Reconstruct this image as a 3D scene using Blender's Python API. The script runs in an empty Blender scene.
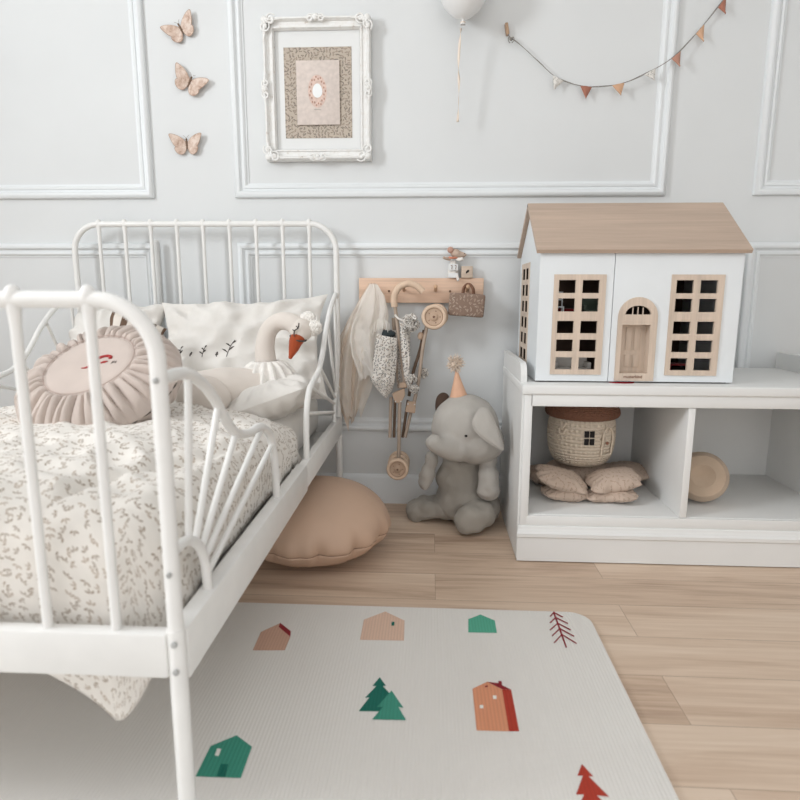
import bpy, bmesh, math, random
from mathutils import Vector, Matrix, noise, Euler
random.seed(7)
PI = math.pi
SC = bpy.context.scene
COL = SC.collection

# ------------------------------------------------------------------ camera, light, exposure
CAM_H = 0.68
FPX = 600.0
def cam_basis(p, yaw, roll):
    f = Vector((-math.sin(yaw)*math.cos(p), math.cos(yaw)*math.cos(p), -math.sin(p)))
    r = Vector((math.cos(yaw), math.sin(yaw), 0)); u = r.cross(f)
    return (r*math.cos(roll)+u*math.sin(roll), u*math.cos(roll)-r*math.sin(roll), f)
CR, CU, CF = cam_basis(math.radians(10.06), math.radians(2.883), math.radians(0.173))
CO = Vector((0, 0, CAM_H))
cam_data = bpy.data.cameras.new('camera'); cam = bpy.data.objects.new('camera', cam_data); COL.objects.link(cam)
m3 = Matrix((CR, CU, -CF)).transposed()
cam.matrix_world = Matrix.Translation(CO) @ m3.to_4x4()
cam_data.sensor_width = 36; cam_data.lens = 36*FPX/800; cam_data.clip_start = 0.02
cam_data.dof.use_dof = True; cam_data.dof.focus_distance = 1.75; cam_data.dof.aperture_fstop = 5.0
SC.camera = cam
SC.view_settings.view_transform = 'Standard'; SC.view_settings.look = 'None'
SC.view_settings.gamma = 1; SC.view_settings.use_curve_mapping = False
SC.view_settings.exposure = -0.37
world = bpy.data.worlds.new('daylight'); SC.world = world; world.use_nodes = True
wb = world.node_tree.nodes['Background']; wb.inputs[0].default_value = (0.995, 0.99, 0.99, 1); wb.inputs[1].default_value = 1.78
sun_l = bpy.data.lights.new('window_daylight', 'AREA'); win_light = bpy.data.objects.new('window_daylight', sun_l); COL.objects.link(win_light)
sun_l.shape = 'RECTANGLE'; sun_l.size = .75; sun_l.size_y = .5; sun_l.energy = 45; sun_l.color = (0.93, 0.965, 1.0)
win_light.location = (-2.0, 0.25, 1.62); win_light.rotation_euler = (0, math.radians(-90), 0)

# ------------------------------------------------------------------ helpers
def at(x, y, Y):                      # point at true depth Y seen along a sight line
    d = CF + CR*((x-400)/FPX) - CU*((y-400)/FPX)
    return CO + d*(Y/d.y)
def atz(x, y, z=0.0):
    d = CF + CR*((x-400)/FPX) - CU*((y-400)/FPX)
    return CO + d*((z-CAM_H)/d.z)
def atx(x, y, X):
    d = CF + CR*((x-400)/FPX) - CU*((y-400)/FPX)
    return CO + d*(X/d.x)
def lin(c):
    return tuple(((v/255)/12.92 if v/255 <= .04045 else ((v/255+.055)/1.055)**2.4) for v in c)+(1,)

class NT:
    def __init__(s, mat):
        s.t = mat.node_tree; s.n = s.t.nodes; s.l = s.t.links
    def new(s, typ, **kw):
        n = s.n.new(typ)
        for k, v in kw.items(): setattr(n, k, v)
        return n
    def link(s, a, b): s.l.new(a, b)
    def setin(s, n, i, v):
        if v is None: return
        if hasattr(v, 'is_linked') or isinstance(v, bpy.types.NodeSocket): s.l.new(v, n.inputs[i])
        else: n.inputs[i].default_value = v
    def m(s, op, a, b=None, c=None, clamp=False):
        n = s.n.new('ShaderNodeMath'); n.operation = op; n.use_clamp = clamp
        s.setin(n, 0, a); s.setin(n, 1, b); s.setin(n, 2, c); return n.outputs[0]
    def v(s, op, a, b=None):
        n = s.n.new('ShaderNodeVectorMath'); n.operation = op
        s.setin(n, 0, a); s.setin(n, 1, b); return n.outputs[0]
    def mix(s, fac, a, b):
        n = s.n.new('ShaderNodeMix'); n.data_type = 'RGBA'
        s.setin(n, 0, fac); s.setin(n, 6, a); s.setin(n, 7, b); return n.outputs[2]
    def ramp(s, fac, stops):
        n = s.n.new('ShaderNodeValToRGB'); e = n.color_ramp.elements
        while len(e) < len(stops): e.new(.5)
        for k, (p, c) in enumerate(stops): e[k].position = p; e[k].color = c
        s.setin(n, 0, fac); return n.outputs[0]
    def noise(s, vec, scale, detail=3, rough=.5, dist=0):
        n = s.n.new('ShaderNodeTexNoise'); s.setin(n, 'Vector', vec)
        n.inputs['Scale'].default_value = scale; n.inputs['Detail'].default_value = detail
        n.inputs['Roughness'].default_value = rough; n.inputs['Distortion'].default_value = dist
        return n
    def map(s, vec, scale=(1, 1, 1), rot=(0, 0, 0), loc=(0, 0, 0)):
        n = s.n.new('ShaderNodeMapping'); s.setin(n, 0, vec)
        n.inputs['Scale'].default_value = scale; n.inputs['Rotation'].default_value = rot; n.inputs['Location'].default_value = loc
        return n.outputs[0]
    def bump(s, h, strength=.3, dist=.002):
        n = s.n.new('ShaderNodeBump'); s.setin(n, 'Height', h)
        n.inputs['Strength'].default_value = strength; n.inputs['Distance'].default_value = dist
        return n.outputs[0]

def base_mat(name, col, rough=.6, spec=.3, sheen=0):
    m = bpy.data.materials.new(name); m.use_nodes = True
    b = m.node_tree.nodes['Principled BSDF']
    b.inputs['Base Color'].default_value = lin(col); b.inputs['Roughness'].default_value = rough
    b.inputs['Specular IOR Level'].default_value = spec
    if sheen: b.inputs['Sheen Weight'].default_value = sheen
    return m, NT(m), b
def coord(t, kind='Object'): return t.new('ShaderNodeTexCoord').outputs[kind]

def plain(name, col, rough=.6, spec=.3, var=.05, scale=8, bump=0, bscale=300, kind='Object', sheen=0):
    m, t, b = base_mat(name, col, rough, spec, sheen)
    co = coord(t, kind)
    n = t.noise(co, scale, 4)
    lo = [max(0, v*(1-var)) for v in col]; hi = [min(255, v*(1+var*.6)) for v in col]
    t.link(t.ramp(n.outputs[0], [(.3, lin(lo)), (.7, lin(hi))]), b.inputs['Base Color'])
    if bump:
        n2 = t.noise(co, bscale, 3); t.link(t.bump(n2.outputs[0], bump, .001), b.inputs['Normal'])
    return m
def wood(name, col, axis=0, scale=1.0, dark=.82, rough=.5, kind='Object', bump=.05):
    m, t, b = base_mat(name, col, rough, .3)
    co = coord(t, kind)
    s = [38*scale]*3; s[axis] = 3.0*scale
    n = t.noise(t.map(co, s), 1.0, 5, .6, .6)
    s2 = [220*scale]*3; s2[axis] = 6*scale
    n2 = t.noise(t.map(co, s2), 1.0, 3)
    f = t.m('ADD', t.m('MULTIPLY', n.outputs[0], .7), t.m('MULTIPLY', n2.outputs[0], .3))
    t.link(t.ramp(f, [(.32, lin([v*dark for v in col])), (.5, lin(col)), (.68, lin([min(255, v*1.06) for v in col]))]), b.inputs['Base Color'])
    t.link(t.bump(f, bump, .001), b.inputs['Normal'])
    return m
def cloth(name, col, scale=900, bump=.25, var=.05, kind='Object', wr=0):
    m, t, b = base_mat(name, col, .9, .1, .15)
    co = coord(t, kind)
    n = t.noise(co, 10, 4)
    t.link(t.ramp(n.outputs[0], [(.3, lin([v*(1-var) for v in col])), (.7, lin([min(255, v*(1+var*.5)) for v in col]))]), b.inputs['Base Color'])
    w1 = t.new('ShaderNodeTexWave', bands_direction='X'); t.link(co, w1.inputs[0]); w1.inputs['Scale'].default_value = scale*.33; w1.inputs['Distortion'].default_value = 1.5
    w2 = t.new('ShaderNodeTexWave', bands_direction='Z' if kind == 'Object' else 'Y'); t.link(co, w2.inputs[0]); w2.inputs['Scale'].default_value = scale*.33; w2.inputs['Distortion'].default_value = 1.5
    h = t.m('MULTIPLY', t.m('ADD', w1.outputs[1], w2.outputs[1]), .5)
    if wr:
        n3 = t.noise(co, 14, 3, .5, .8); h = t.m('ADD', t.m('MULTIPLY', h, .15), t.m('MULTIPLY', n3.outputs[0], wr))
    t.link(t.bump(h, bump, .001 if not wr else .006), b.inputs['Normal'])
    return m
def floral(name, bg, cols, cell, kind='UV', plane=None, dims='2D', size=1.0, density=1.0, rough=.9, bump=.15, leaves=3):
    """little printed sprigs: each cell holds a few leaves turned its own way"""
    m, t, b = base_mat(name, bg, rough, .1, .1)
    co = coord(t, kind)
    if plane:
        sp = t.new('ShaderNodeSeparateXYZ'); t.link(co, sp.inputs[0]); cb = t.new('ShaderNodeCombineXYZ')
        t.link(sp.outputs[0], cb.inputs[0]); t.link(sp.outputs[2], cb.inputs[1]); co = cb.outputs[0]
    mask = None; tint = None
    vor = t.new('ShaderNodeTexVoronoi', voronoi_dimensions=dims, feature='F1'); t.link(co, vor.inputs['Vector'])
    vor.inputs['Scale'].default_value = 1.0/cell; vor.inputs['Randomness'].default_value = .75
    sc = t.v('MULTIPLY', co, (1.0/cell,)*3)
    loc = t.v('SUBTRACT', sc, vor.outputs['Position'])
    loc = t.v('SUBTRACT', t.v('MULTIPLY', co, (1.0/cell,)*3), t.v('MULTIPLY', vor.outputs['Position'], (1.0/cell,)*3))
    sep = t.new('ShaderNodeSeparateColor'); t.link(vor.outputs['Color'], sep.inputs[0])
    ang = t.m('MULTIPLY', sep.outputs[0], 6.283)
    for k in range(leaves):
        rot = t.new('ShaderNodeVectorRotate', rotation_type='Z_AXIS'); t.link(loc, rot.inputs[0])
        t.link(t.m('ADD', ang, (-1.0, 0.0, 1.0, 2.6)[k]), rot.inputs['Angle'])
        sx = t.new('ShaderNodeSeparateXYZ'); t.link(rot.outputs[0], sx.inputs[0])
        a = t.m('DIVIDE', t.m('SUBTRACT', sx.outputs[0], .2*size), .17*size)
        c = t.m('DIVIDE', sx.outputs[1], (.075 if k != 1 else .055)*size)
        d = t.m('ADD', t.m('MULTIPLY', a, a), t.m('MULTIPLY', c, c))
        if dims == '3D':
            e = t.m('DIVIDE', sx.outputs[2], .25*size); d = t.m('ADD', d, t.m('MULTIPLY', e, e))
        mask = d if mask is None else t.m('MINIMUM', mask, d)
    mk = t.ramp(mask, [(.55, (1, 1, 1, 1)), (1.0, (0, 0, 0, 1))])
    if density < 1: mk = t.m('MULTIPLY', mk, t.m('LESS_THAN', sep.outputs[1], density))
    stops = [(i/len(cols), lin(c)) for i, c in enumerate(cols)]
    rp = t.n.new('ShaderNodeValToRGB'); rp.color_ramp.interpolation = 'CONSTANT'; e = rp.color_ramp.elements
    while len(e) < len(stops): e.new(.5)
    for k, (p, c) in enumerate(stops): e[k].position = p; e[k].color = c
    while len(e) > len(stops): e.remove(e[-1])
    t.link(sep.outputs[2], rp.inputs[0])
    nz = t.noise(co, .6/cell, 2)
    bgc = t.ramp(nz.outputs[0], [(.3, lin([v*.97 for v in bg])), (.7, lin(bg))])
    t.link(t.mix(mk, bgc, rp.outputs[0]), b.inputs['Base Color'])
    n2 = t.noise(co, 8/cell, 2); t.link(t.bump(n2.outputs[0], bump, .001), b.inputs['Normal'])
    return m

# ---- mesh builders: every add_* puts a shape into a bmesh
def BM(): return bmesh.new()
def add_box(bm, lo, hi, bev=0, mi=0, seg=2, mat=None):
    t = bmesh.new(); bmesh.ops.create_cube(t, size=1)
    lo = Vector(lo); hi = Vector(hi)
    for v in t.verts: v.co = Vector(((lo[i]+hi[i])/2 + v.co[i]*(hi[i]-lo[i]) for i in range(3)))
    if bev: bmesh.ops.bevel(t, geom=t.edges[:]+t.verts[:], offset=bev, segments=seg, profile=.5, affect='EDGES')
    join(bm, t, mi, mat)
def join(bm, t, mi=0, mat=None):
    vm = {}
    for v in t.verts: vm[v] = bm.verts.new(mat @ v.co if mat else v.co)
    for f in t.faces:
        try:
            nf = bm.faces.new([vm[v] for v in f.verts]); nf.material_index = mi; nf.smooth = True
        except ValueError: pass
    t.free()
def add_ell(bm, c, r, mi=0, rot=None, u=24, v=16):
    t = bmesh.new(); bmesh.ops.create_uvsphere(t, u_segments=u, v_segments=v, radius=1)
    r = (r, r, r) if isinstance(r, (int, float)) else r
    M = Matrix.Translation(Vector(c)) @ (rot.to_4x4() if rot else Matrix.Identity(4)) @ Matrix.Diagonal((*r, 1))
    join(bm, t, mi, M)
def spline(pts, n=8, closed=False):
    P = [Vector(p) for p in pts]; out = []
    L = len(P)
    for i in range(L if closed else L-1):
        p0 = P[(i-1) % L] if (closed or i > 0) else P[0]*2-P[1]
        p1 = P[i]; p2 = P[(i+1) % L]
        p3 = P[(i+2) % L] if (closed or i < L-2) else P[-1]*2-P[-2]
        for k in range(n):
            t = k/n
            out.append(.5*((2*p1)+(p2-p0)*t+(2*p0-5*p1+4*p2-p3)*t*t+(3*p1-p0-3*p2+p3)*t**3))
    if not closed: out.append(P[-1].copy())
    return out
def add_tube(bm, pts, r, seg=12, mi=0, closed=False, flat=1.0, up=None, caps=True):
    P = [Vector(p) for p in pts]; n = len(P)
    rr = r if isinstance(r, (list, tuple)) else [r]*n
    if len(rr) != n:
        rr = [rr[min(len(rr)-1, int(i/(n-1)*(len(rr)-1)))]*(1-((i/(n-1)*(len(rr)-1)) % 1)) + rr[min(len(rr)-1, int(i/(n-1)*(len(rr)-1))+1)]*((i/(n-1)*(len(rr)-1)) % 1) for i in range(n)]
    tang = []
    for i in range(n):
        a = P[(i-1) % n] if closed or i > 0 else P[i]; b = P[(i+1) % n] if closed or i < n-1 else P[i]
        d = b-a
        tang.append(d.normalized() if d.length > 1e-9 else Vector((0, 0, 1)))
    t0 = tang[0]; ref = Vector(up) if up else (Vector((0, 0, 1)) if abs(t0.z) < .9 else Vector((1, 0, 0)))
    nrm = (ref - t0*ref.dot(t0)).normalized(); rings = []
    for i in range(n):
        tn = tang[i]; nrm = (nrm - tn*nrm.dot(tn)); nrm = nrm.normalized() if nrm.length > 1e-9 else Vector((1, 0, 0))
        bi = tn.cross(nrm)
        rings.append([bm.verts.new(P[i] + (nrm*math.cos(2*PI*k/seg) + bi*math.sin(2*PI*k/seg)*flat)*rr[i]) for k in range(seg)])
    for i in range(n if closed else n-1):
        A = rings[i]; B = rings[(i+1) % n]
        for k in range(seg):
            f = bm.faces.new((A[k], A[(k+1) % seg], B[(k+1) % seg], B[k])); f.smooth = True; f.material_index = mi
    if caps and not closed:
        for R_, rev in ((rings[0], True), (rings[-1], False)):
            f = bm.faces.new(R_[::-1] if rev else R_); f.material_index = mi
def add_lathe(bm, prof, c=(0, 0, 0), mat=None, seg=32, mi=0, fn=None):
    """prof: (radius, height) pairs around +z"""
    M = Matrix.Translation(Vector(c)) @ (mat.to_4x4() if mat else Matrix.Identity(4))
    rings = []
    uvl = bm.loops.layers.uv.verify()
    for j, (r, z) in enumerate(prof):
        ring = []
        for k in range(seg):
            a = 2*PI*k/seg; q = r + (fn(a, j/(len(prof)-1)) if fn and r > 1e-5 else 0)
            ring.append(bm.verts.new(M @ Vector((q*math.cos(a), q*math.sin(a), z))))
        rings.append(ring)
    for j in range(len(prof)-1):
        for k in range(seg):
            f = bm.faces.new((rings[j][k], rings[j][(k+1) % seg], rings[j+1][(k+1) % seg], rings[j+1][k])); f.smooth = True; f.material_index = mi
            for lp, (uu, vv) in zip(f.loops, ((k, j), (k+1, j), (k+1, j+1), (k, j+1))): lp[uvl].uv = (uu/seg, vv/(len(prof)-1))
    bmesh.ops.remove_doubles(bm, verts=[v for r_ in (rings[0], rings[-1]) for v in r_], dist=1e-6)
def add_prism(bm, poly, thick, M=None, mi=0, mi_side=None, smooth=False):
    """polygon in xy extruded along +z, placed by M"""
    M = M or Matrix.Identity(4)
    a = [bm.verts.new(M @ Vector((p[0], p[1], 0))) for p in poly]; b = [bm.verts.new(M @ Vector((p[0], p[1], thick))) for p in poly]
    f = bm.faces.new(a[::-1]); f.material_index = mi
    f = bm.faces.new(b); f.material_index = mi
    n = len(poly)
    for i in range(n):
        f = bm.faces.new((a[i], a[(i+1) % n], b[(i+1) % n], b[i])); f.material_index = mi if mi_side is None else mi_side; f.smooth = smooth
def add_grid(bm, nu, nv, fn, mi=0, uvs=(1, 1), flip=False):
    """surface fn(u,v) -> point, with uv"""
    uvl = bm.loops.layers.uv.verify()
    V = [[bm.verts.new(fn(i/nu, j/nv)) for j in range(nv+1)] for i in range(nu+1)]
    for i in range(nu):
        for j in range(nv):
            q = [(i, j), (i+1, j), (i+1, j+1), (i, j+1)]
            if flip: q = q[::-1]
            try: f = bm.faces.new([V[a][b] for a, b in q])
            except ValueError: continue
            f.smooth = True; f.material_index = mi
            for lp, (a, b) in zip(f.loops, q): lp[uvl].uv = (a/nu*uvs[0], b/nv*uvs[1])
    return V
def add_pillow(bm, w, h, t, M, seed=0, n=36, pinch=.07, wr=.01, mi=0, sharp=3.0, dent=None, rnd=0):
    def side(sgn):
        def fn(u, v):
            a = u*2-1; b = v*2-1
            x = w/2*a*(1-pinch*(1-b*b)*abs(a)**2); y = h/2*b*(1-pinch*(1-a*a)*abs(b)**2)
            k = max(0, (1-abs(a)**sharp)*(1-abs(b)**sharp))
            x *= 1-rnd*b*b*a*a; y *= 1-rnd*a*a*b*b
            z = t/2*k**.55
            e = max(0, 1-k)
            q = noise.noise(Vector((x*9+seed, y*9, sgn*3+seed)))*1.0 + noise.noise(Vector((x*22, y*22+seed, sgn*5)))*.45 - abs(noise.noise(Vector((x*13+y*5, y*15+seed, sgn*7))))*1.3
            # folds running in from the rim
            an = math.atan2(b, a); q += .5*math.sin(an*17+seed+3*noise.noise(Vector((x*6, y*6, seed))))*e*min(1, k*6)
            z += wr*q*min(1, k*3)
            x += .012*noise.noise(Vector((b*2.2, seed, 1.0)))*abs(a)**3*(1-b*b); y += .022*noise.noise(Vector((a*2.0, seed, 2.0)))*abs(b)**3*(1-a*a)
            if dent: z -= dent(a, b)*k
            return M @ Vector((x, y, sgn*max(z, .0008 if k > 0 else 0)))
        return fn
    add_grid(bm, n, n, side(1), mi, (w, h)); add_grid(bm, n, n, side(-1), mi, (w, h), flip=True)
    bmesh.ops.remove_doubles(bm, verts=bm.verts[:], dist=1e-5)

def obj(name, bm, mats, parent=None, world_space=True, mods=None, recalc=True):
    if recalc: bmesh.ops.recalc_face_normals(bm, faces=bm.faces[:])
    me = bpy.data.meshes.new(name)
    off = Vector((0, 0, 0))
    if parent is not None and world_space:
        p = parent
        while p is not None: off = off + p.location; p = p.parent
        bmesh.ops.translate(bm, verts=bm.verts[:], vec=-off)
    elif parent is None and world_space and bm.verts:
        # put the origin at the base of the thing
        xs = [v.co for v in bm.verts]
        off = Vector(((min(c.x for c in xs)+max(c.x for c in xs))/2, (min(c.y for c in xs)+max(c.y for c in xs))/2, min(c.z for c in xs)))
        bmesh.ops.translate(bm, verts=bm.verts[:], vec=-off)
    bm.to_mesh(me); bm.free()
    for m in (mats if isinstance(mats, (list, tuple)) else [mats]): me.materials.append(m)
    me.set_sharp_from_angle(angle=math.radians(38))
    o = bpy.data.objects.new(name, me); COL.objects.link(o)
    if parent is not None: o.parent = parent
    elif world_space: o.location = off
    for m in (mods or []):
        md = o.modifiers.new(m[0].lower(), m[0])
        for k, v in m[1].items(): setattr(md, k, v)
    return o
def tag(o, label, cat, group=None):
    o['label'] = label; o['category'] = cat
    if group: o['group'] = group
    return o
def thing(name, label, cat, loc=(0, 0, 0), group=None):
    o = bpy.data.objects.new(name, None); COL.objects.link(o); o.location = loc; o.empty_display_size = .05
    return tag(o, label, cat, group)
def struct(name, bm, m, parent=None):
    o = obj(name, bm, m, parent)
    if parent is None: o['kind'] = 'structure'
    return o
def dup(root, loc=None, label=None, group=None):
    r = root.copy(); COL.objects.link(r)
    if loc is not None: r.location = loc
    if label: r['label'] = label
    if group: r['group'] = group
    for ch in list(root.children):
        c = ch.copy(); COL.objects.link(c); c.parent = r
        for g in ch.children:
            d = g.copy(); COL.objects.link(d); d.parent = c
    return r

# ------------------------------------------------------------------ materials
M_wall = plain('wall_paint', (218, 220, 220), .75, .2, .012, 3, .04, 500)
M_trim = plain('trim_paint', (228, 231, 232), .5, .3, .01, 3)
M_ceil = plain('ceiling_paint', (228, 228, 226), .9, .1, .01, 3)
M_metal = plain('white_enamel', (232, 231, 228), .35, .4, .015, 20)
M_bolt = plain('steel_bolt', (168, 168, 166), .35, .6, .1, 100)
M_cab = plain('white_lacquer', (228, 228, 226), .45, .35, .012, 6)
M_house = plain('dollhouse_white', (226, 230, 232), .5, .3, .012, 8)
M_plywood = wood('pale_plywood', (205, 186, 168), 0, 1.0, .93)
M_roof = wood('roof_plywood', (186, 165, 148), 0, 1.0, .95, bump=.02)
M_plyv = wood('pale_plywood_upright', (207, 189, 172), 2, 1.2, .93)
M_pine = wood('pine_board', (222, 190, 166), 0, 1.0, .9)
M_peg = wood('pine_peg', (205, 170, 140), 1, 1.2, .9)
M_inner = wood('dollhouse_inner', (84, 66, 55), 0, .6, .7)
M_dark = plain('dark_gap', (40, 36, 34), .8, .1, .1)
M_mattress = cloth('mattress_cotton', (226, 222, 216), 500, .2)
M_white = cloth('white_linen', (232, 228, 222), 700, .35, .03, wr=.9)
M_swan = cloth('swan_cotton', (226, 217, 208), 900, .3, .03)
M_fluff = plain('white_fluff', (236, 232, 226), .95, .1, .06, 60, .9, 220, sheen=.3)
M_beak = cloth('beak_felt', (176, 84, 52), 800, .3, .08)
M_thread = plain('dark_thread', (84, 78, 74), .8, .1, .2, 200)
M_redthread = plain('red_thread', (170, 66, 66), .8, .1, .1, 200)
M_pinkcloth = cloth('mauve_cotton', (202, 188, 179), 800, .35, .05)
M_duvet = floral('duvet_print', (231, 226, 219), [(164, 150, 136), (182, 168, 154), (170, 158, 146)], .0150, 'UV', None, '2D', 1.5, .92)
M_leather = plain('tan_vegan_leather', (196, 166, 144), .5, .35, .04, 5, .12, 400)
M_seam = plain('seam_brown', (122, 94, 78), .7, .2, .05)
M_grey = cloth('grey_linen', (180, 175, 168), 900, .45, .05, wr=.5)
M_greydark = cloth('grey_knit', (166, 160, 151), 700, .6, .06, wr=1.0)
M_brown = cloth('brown_lining', (96, 78, 68), 800, .3, .08)
M_hat = plain('peach_felt', (222, 178, 150), .8, .2, .04, 30, .2, 300)
M_gold = plain('pale_gold_card', (214, 180, 150), .45, .4, .05)
M_toywood = wood('beech_toy_wood', (206, 178, 154), 2, 1.5, .9)
M_tyre = plain('cream_tyre', (216, 190, 166), .5, .35, .03, 60)
M_frame_tube = plain('taupe_tube', (176, 158, 142), .45, .4, .04)
M_joint = plain('taupe_plastic_joint', (186, 160, 138), .5, .35, .03)
M_strap = plain('brown_strap', (120, 100, 84), .7, .2, .05)
M_calico = floral('calico_print', (226, 221, 214), [(60, 58, 60), (96, 84, 74), (74, 78, 78), (140, 118, 96)], .0068, 'UV', None, '2D', 1.7, 1.0)
M_navy = cloth('dark_lining', (58, 66, 68), 800, .3)
M_pocket = floral('brown_flower_print', (142, 120, 106), [(182, 162, 146), (164, 144, 130), (186, 170, 156)], .0105, 'Object', 'xz', '2D', 1.5, .8)
M_handleb = plain('brown_cord', (128, 92, 72), .6, .3, .08)
def _wicker(name, col, nu, nv):
    m, t, b = base_mat(name, col, .7, .25)
    sp = t.new('ShaderNodeSeparateXYZ'); t.link(coord(t, 'UV'), sp.inputs[0])
    row = t.m('FLOOR', t.m('MULTIPLY', sp.outputs[1], nv)); par = t.m('MULTIPLY', t.m('MODULO', row, 2.0), PI)
    su = t.m('SINE', t.m('ADD', t.m('MULTIPLY', sp.outputs[0], nu*2*PI), par)); fv = t.m('FRACT', t.m('MULTIPLY', sp.outputs[1], nv))
    arch = t.m('SINE', t.m('MULTIPLY', fv, PI)); h = t.m('MULTIPLY', arch, t.m('ADD', .75, t.m('MULTIPLY', su, .25)))
    n = t.noise(coord(t, 'UV'), 60, 3)
    cc = t.mix(t.m('MULTIPLY', n.outputs[0], .5), lin(col), lin([v*.84 for v in col]))
    t.link(cc, b.inputs['Base Color'])
    t.link(t.bump(h, .9, .004), b.inputs['Normal']); return m
M_cane = _wicker('natural_wicker', (226, 211, 192), 42, 30)
M_caner = _wicker('brown_wicker', (148, 106, 86), 46, 20)
M_cush = floral('beige_spot_print', (196, 176, 160), [(164, 142, 126), (172, 150, 134)], .012, 'UV', None, '2D', 1.1, .85)
M_black = plain('black_felt', (46, 44, 44), .9, .1, .1)
M_paper = plain('white_paper', (226, 227, 226), .8, .15, .01)
M_card = plain('textured_card', (214, 202, 194), .85, .1, .04, 90, .35, 260)
M_artfloral = floral('art_floral', (190, 178, 164), [(122, 112, 104), (144, 130, 120), (108, 100, 96)], .0090, 'Object', 'xz', '2D', 1.9, 1.0)
M_egg = plain('egg_white', (238, 240, 240), .7, .2, .01)
M_rosy = plain('rosy_wash', (218, 194, 182), .8, .1, .08, 120)
M_rosyd = plain('rosy_dark', (184, 148, 134), .8, .1, .08, 120)
M_balloon = plain('balloon_latex', (230, 230, 229), .3, .45, .01)
M_ribbon = plain('cream_ribbon', (228, 214, 200), .5, .3, .03)
M_cord = plain('grey_cord', (142, 138, 132), .8, .2, .2, 300)
M_flag_rust = cloth('rust_flag', (170, 116, 98), 800, .2)
M_flag_peach = cloth('peach_flag', (206, 166, 136), 800, .2)
M_flag_pink = cloth('dusty_pink_flag', (186, 140, 122), 800, .2)
M_flag_white = floral('dotted_flag', (224, 220, 214), [(140, 120, 104), (120, 120, 110)], .009, 'UV', None, '2D', 1.0, .8)
M_brownwood = wood('clip_wood', (176, 146, 120), 2, 3, .85)
M_mouse = plain('mouse_plush', (196, 174, 158), .95, .1, .08, 60, .4, 500)
M_mouseear = plain('mouse_ear', (196, 158, 142), .9, .1, .05)
M_orange = plain('coral_felt', (206, 138, 112), .9, .1, .05)
M_redfelt = plain('red_felt', (150, 34, 44), .9, .1, .06)
M_stripe, _t, _b = base_mat('striped_ticking', (220, 212, 204), .9, .1)
_w = _t.new('ShaderNodeTexWave', bands_direction='X'); _t.link(coord(_t, 'UV'), _w.inputs[0]); _w.inputs['Scale'].default_value = 9
_t.link(_t.ramp(_w.outputs[0], [(.35, lin((108, 88, 74))), (.5, lin((226, 218, 208)))]), _b.inputs['Base Color'])

# ornate frame paint: white with rubbed brown patches
M_ornate, _t, _b = base_mat('distressed_white', (232, 231, 228), .5, .3)
_n = _t.noise(coord(_t), 60, 5, .7); _t.link(_t.ramp(_n.outputs[0], [(.27, lin((176, 160, 146))), (.38, lin((228, 226, 222))), (.6, lin((234, 234, 232)))]), _b.inputs['Base Color'])
# butterfly wing paper: brown margin and blotches
M_wing, _t, _b = base_mat('butterfly_paper', (206, 184, 168), .8, .15)
_c = coord(_t); _n = _t.noise(_c, 55, 4, .6, .4)
_t.link(_t.ramp(_n.outputs[0], [(.3, lin((160, 130, 114))), (.45, lin((202, 178, 162))), (.62, lin((222, 206, 194)))]), _b.inputs['Base Color'])
M_wingedge = plain('butterfly_margin', (182, 156, 140), .8, .15, .12, 90)
# tulle: sheer woven net
def sheer(name, col, cover):
    m = bpy.data.materials.new(name); m.use_nodes = True
    t = NT(m); b = t.n['Principled BSDF']; o = t.n['Material Output']
    b.inputs['Base Color'].default_value = lin(col); b.inputs['Roughness'].default_value = .9; b.inputs['Specular IOR Level'].default_value = .1
    tl = t.new('ShaderNodeBsdfTranslucent'); tl.inputs[0].default_value = lin(col)
    tp = t.new('ShaderNodeBsdfTransparent'); m1 = t.new('ShaderNodeMixShader'); m2 = t.new('ShaderNodeMixShader')
    m1.inputs[0].default_value = .45; t.link(b.outputs[0], m1.inputs[1]); t.link(tl.outputs[0], m1.inputs[2])
    m2.inputs[0].default_value = cover; t.link(tp.outputs[0], m2.inputs[1]); t.link(m1.outputs[0], m2.inputs[2]); t.link(m2.outputs[0], o.inputs[0])
    return m
M_tulle = sheer('cream_tulle', (250, 243, 234), .70)
M_tulle_back = sheer('beige_tulle', (238, 222, 206), .72)
M_tulle_front = sheer('white_tulle', (252, 249, 244), .74)
# floor: oak planks laid along x
M_floor, _t, _b = base_mat('oak_planks', (200, 176, 152), .5, .35)
_c = coord(_t)
_br = _t.new('ShaderNodeTexBrick'); _br.offset = .37; _br.offset_frequency = 2
_mp = _t.map(_c, (1, 1, 1), (0, 0, 0), (.1+.45, -1.361+.126*20, 0)); _t.link(_mp, _br.inputs['Vector'])
_br.inputs['Scale'].default_value = 1; _br.inputs['Brick Width'].default_value = 1.1; _br.inputs['Row Height'].default_value = .126; _br.inputs['Mortar Size'].default_value = .0007; _br.inputs['Mortar Smooth'].default_value = .3
_br.inputs['Color1'].default_value = (0, 0, 0, 1); _br.inputs['Color2'].default_value = (1, 1, 1, 1); _br.inputs['Mortar'].default_value = (.5, .5, .5, 1); _br.inputs['Bias'].default_value = 0
_rnd = _br.outputs['Color']
_sh = _t.v('MULTIPLY', _rnd, (7.0, 3.0, 5.0)); _cc = _t.v('ADD', _c, _sh)
_g1 = _t.noise(_t.map(_cc, (1.6, 22, 1)), 1.0, 6, .6, .8); _g2 = _t.noise(_t.map(_cc, (5, 160, 1)), 1.0, 3, .6)
_f = _t.m('ADD', _t.m('MULTIPLY', _g1.outputs[0], .72), _t.m('MULTIPLY', _g2.outputs[0], .28))
_f = _t.m('ADD', _f, _t.m('MULTIPLY', _t.m('SUBTRACT', _rnd, .5), .16))
_wc = _t.ramp(_f, [(.28, lin((172, 146, 126))), (.43, lin((202, 177, 155))), (.58, lin((216, 194, 173))), (.75, lin((225, 206, 187)))])
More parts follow.
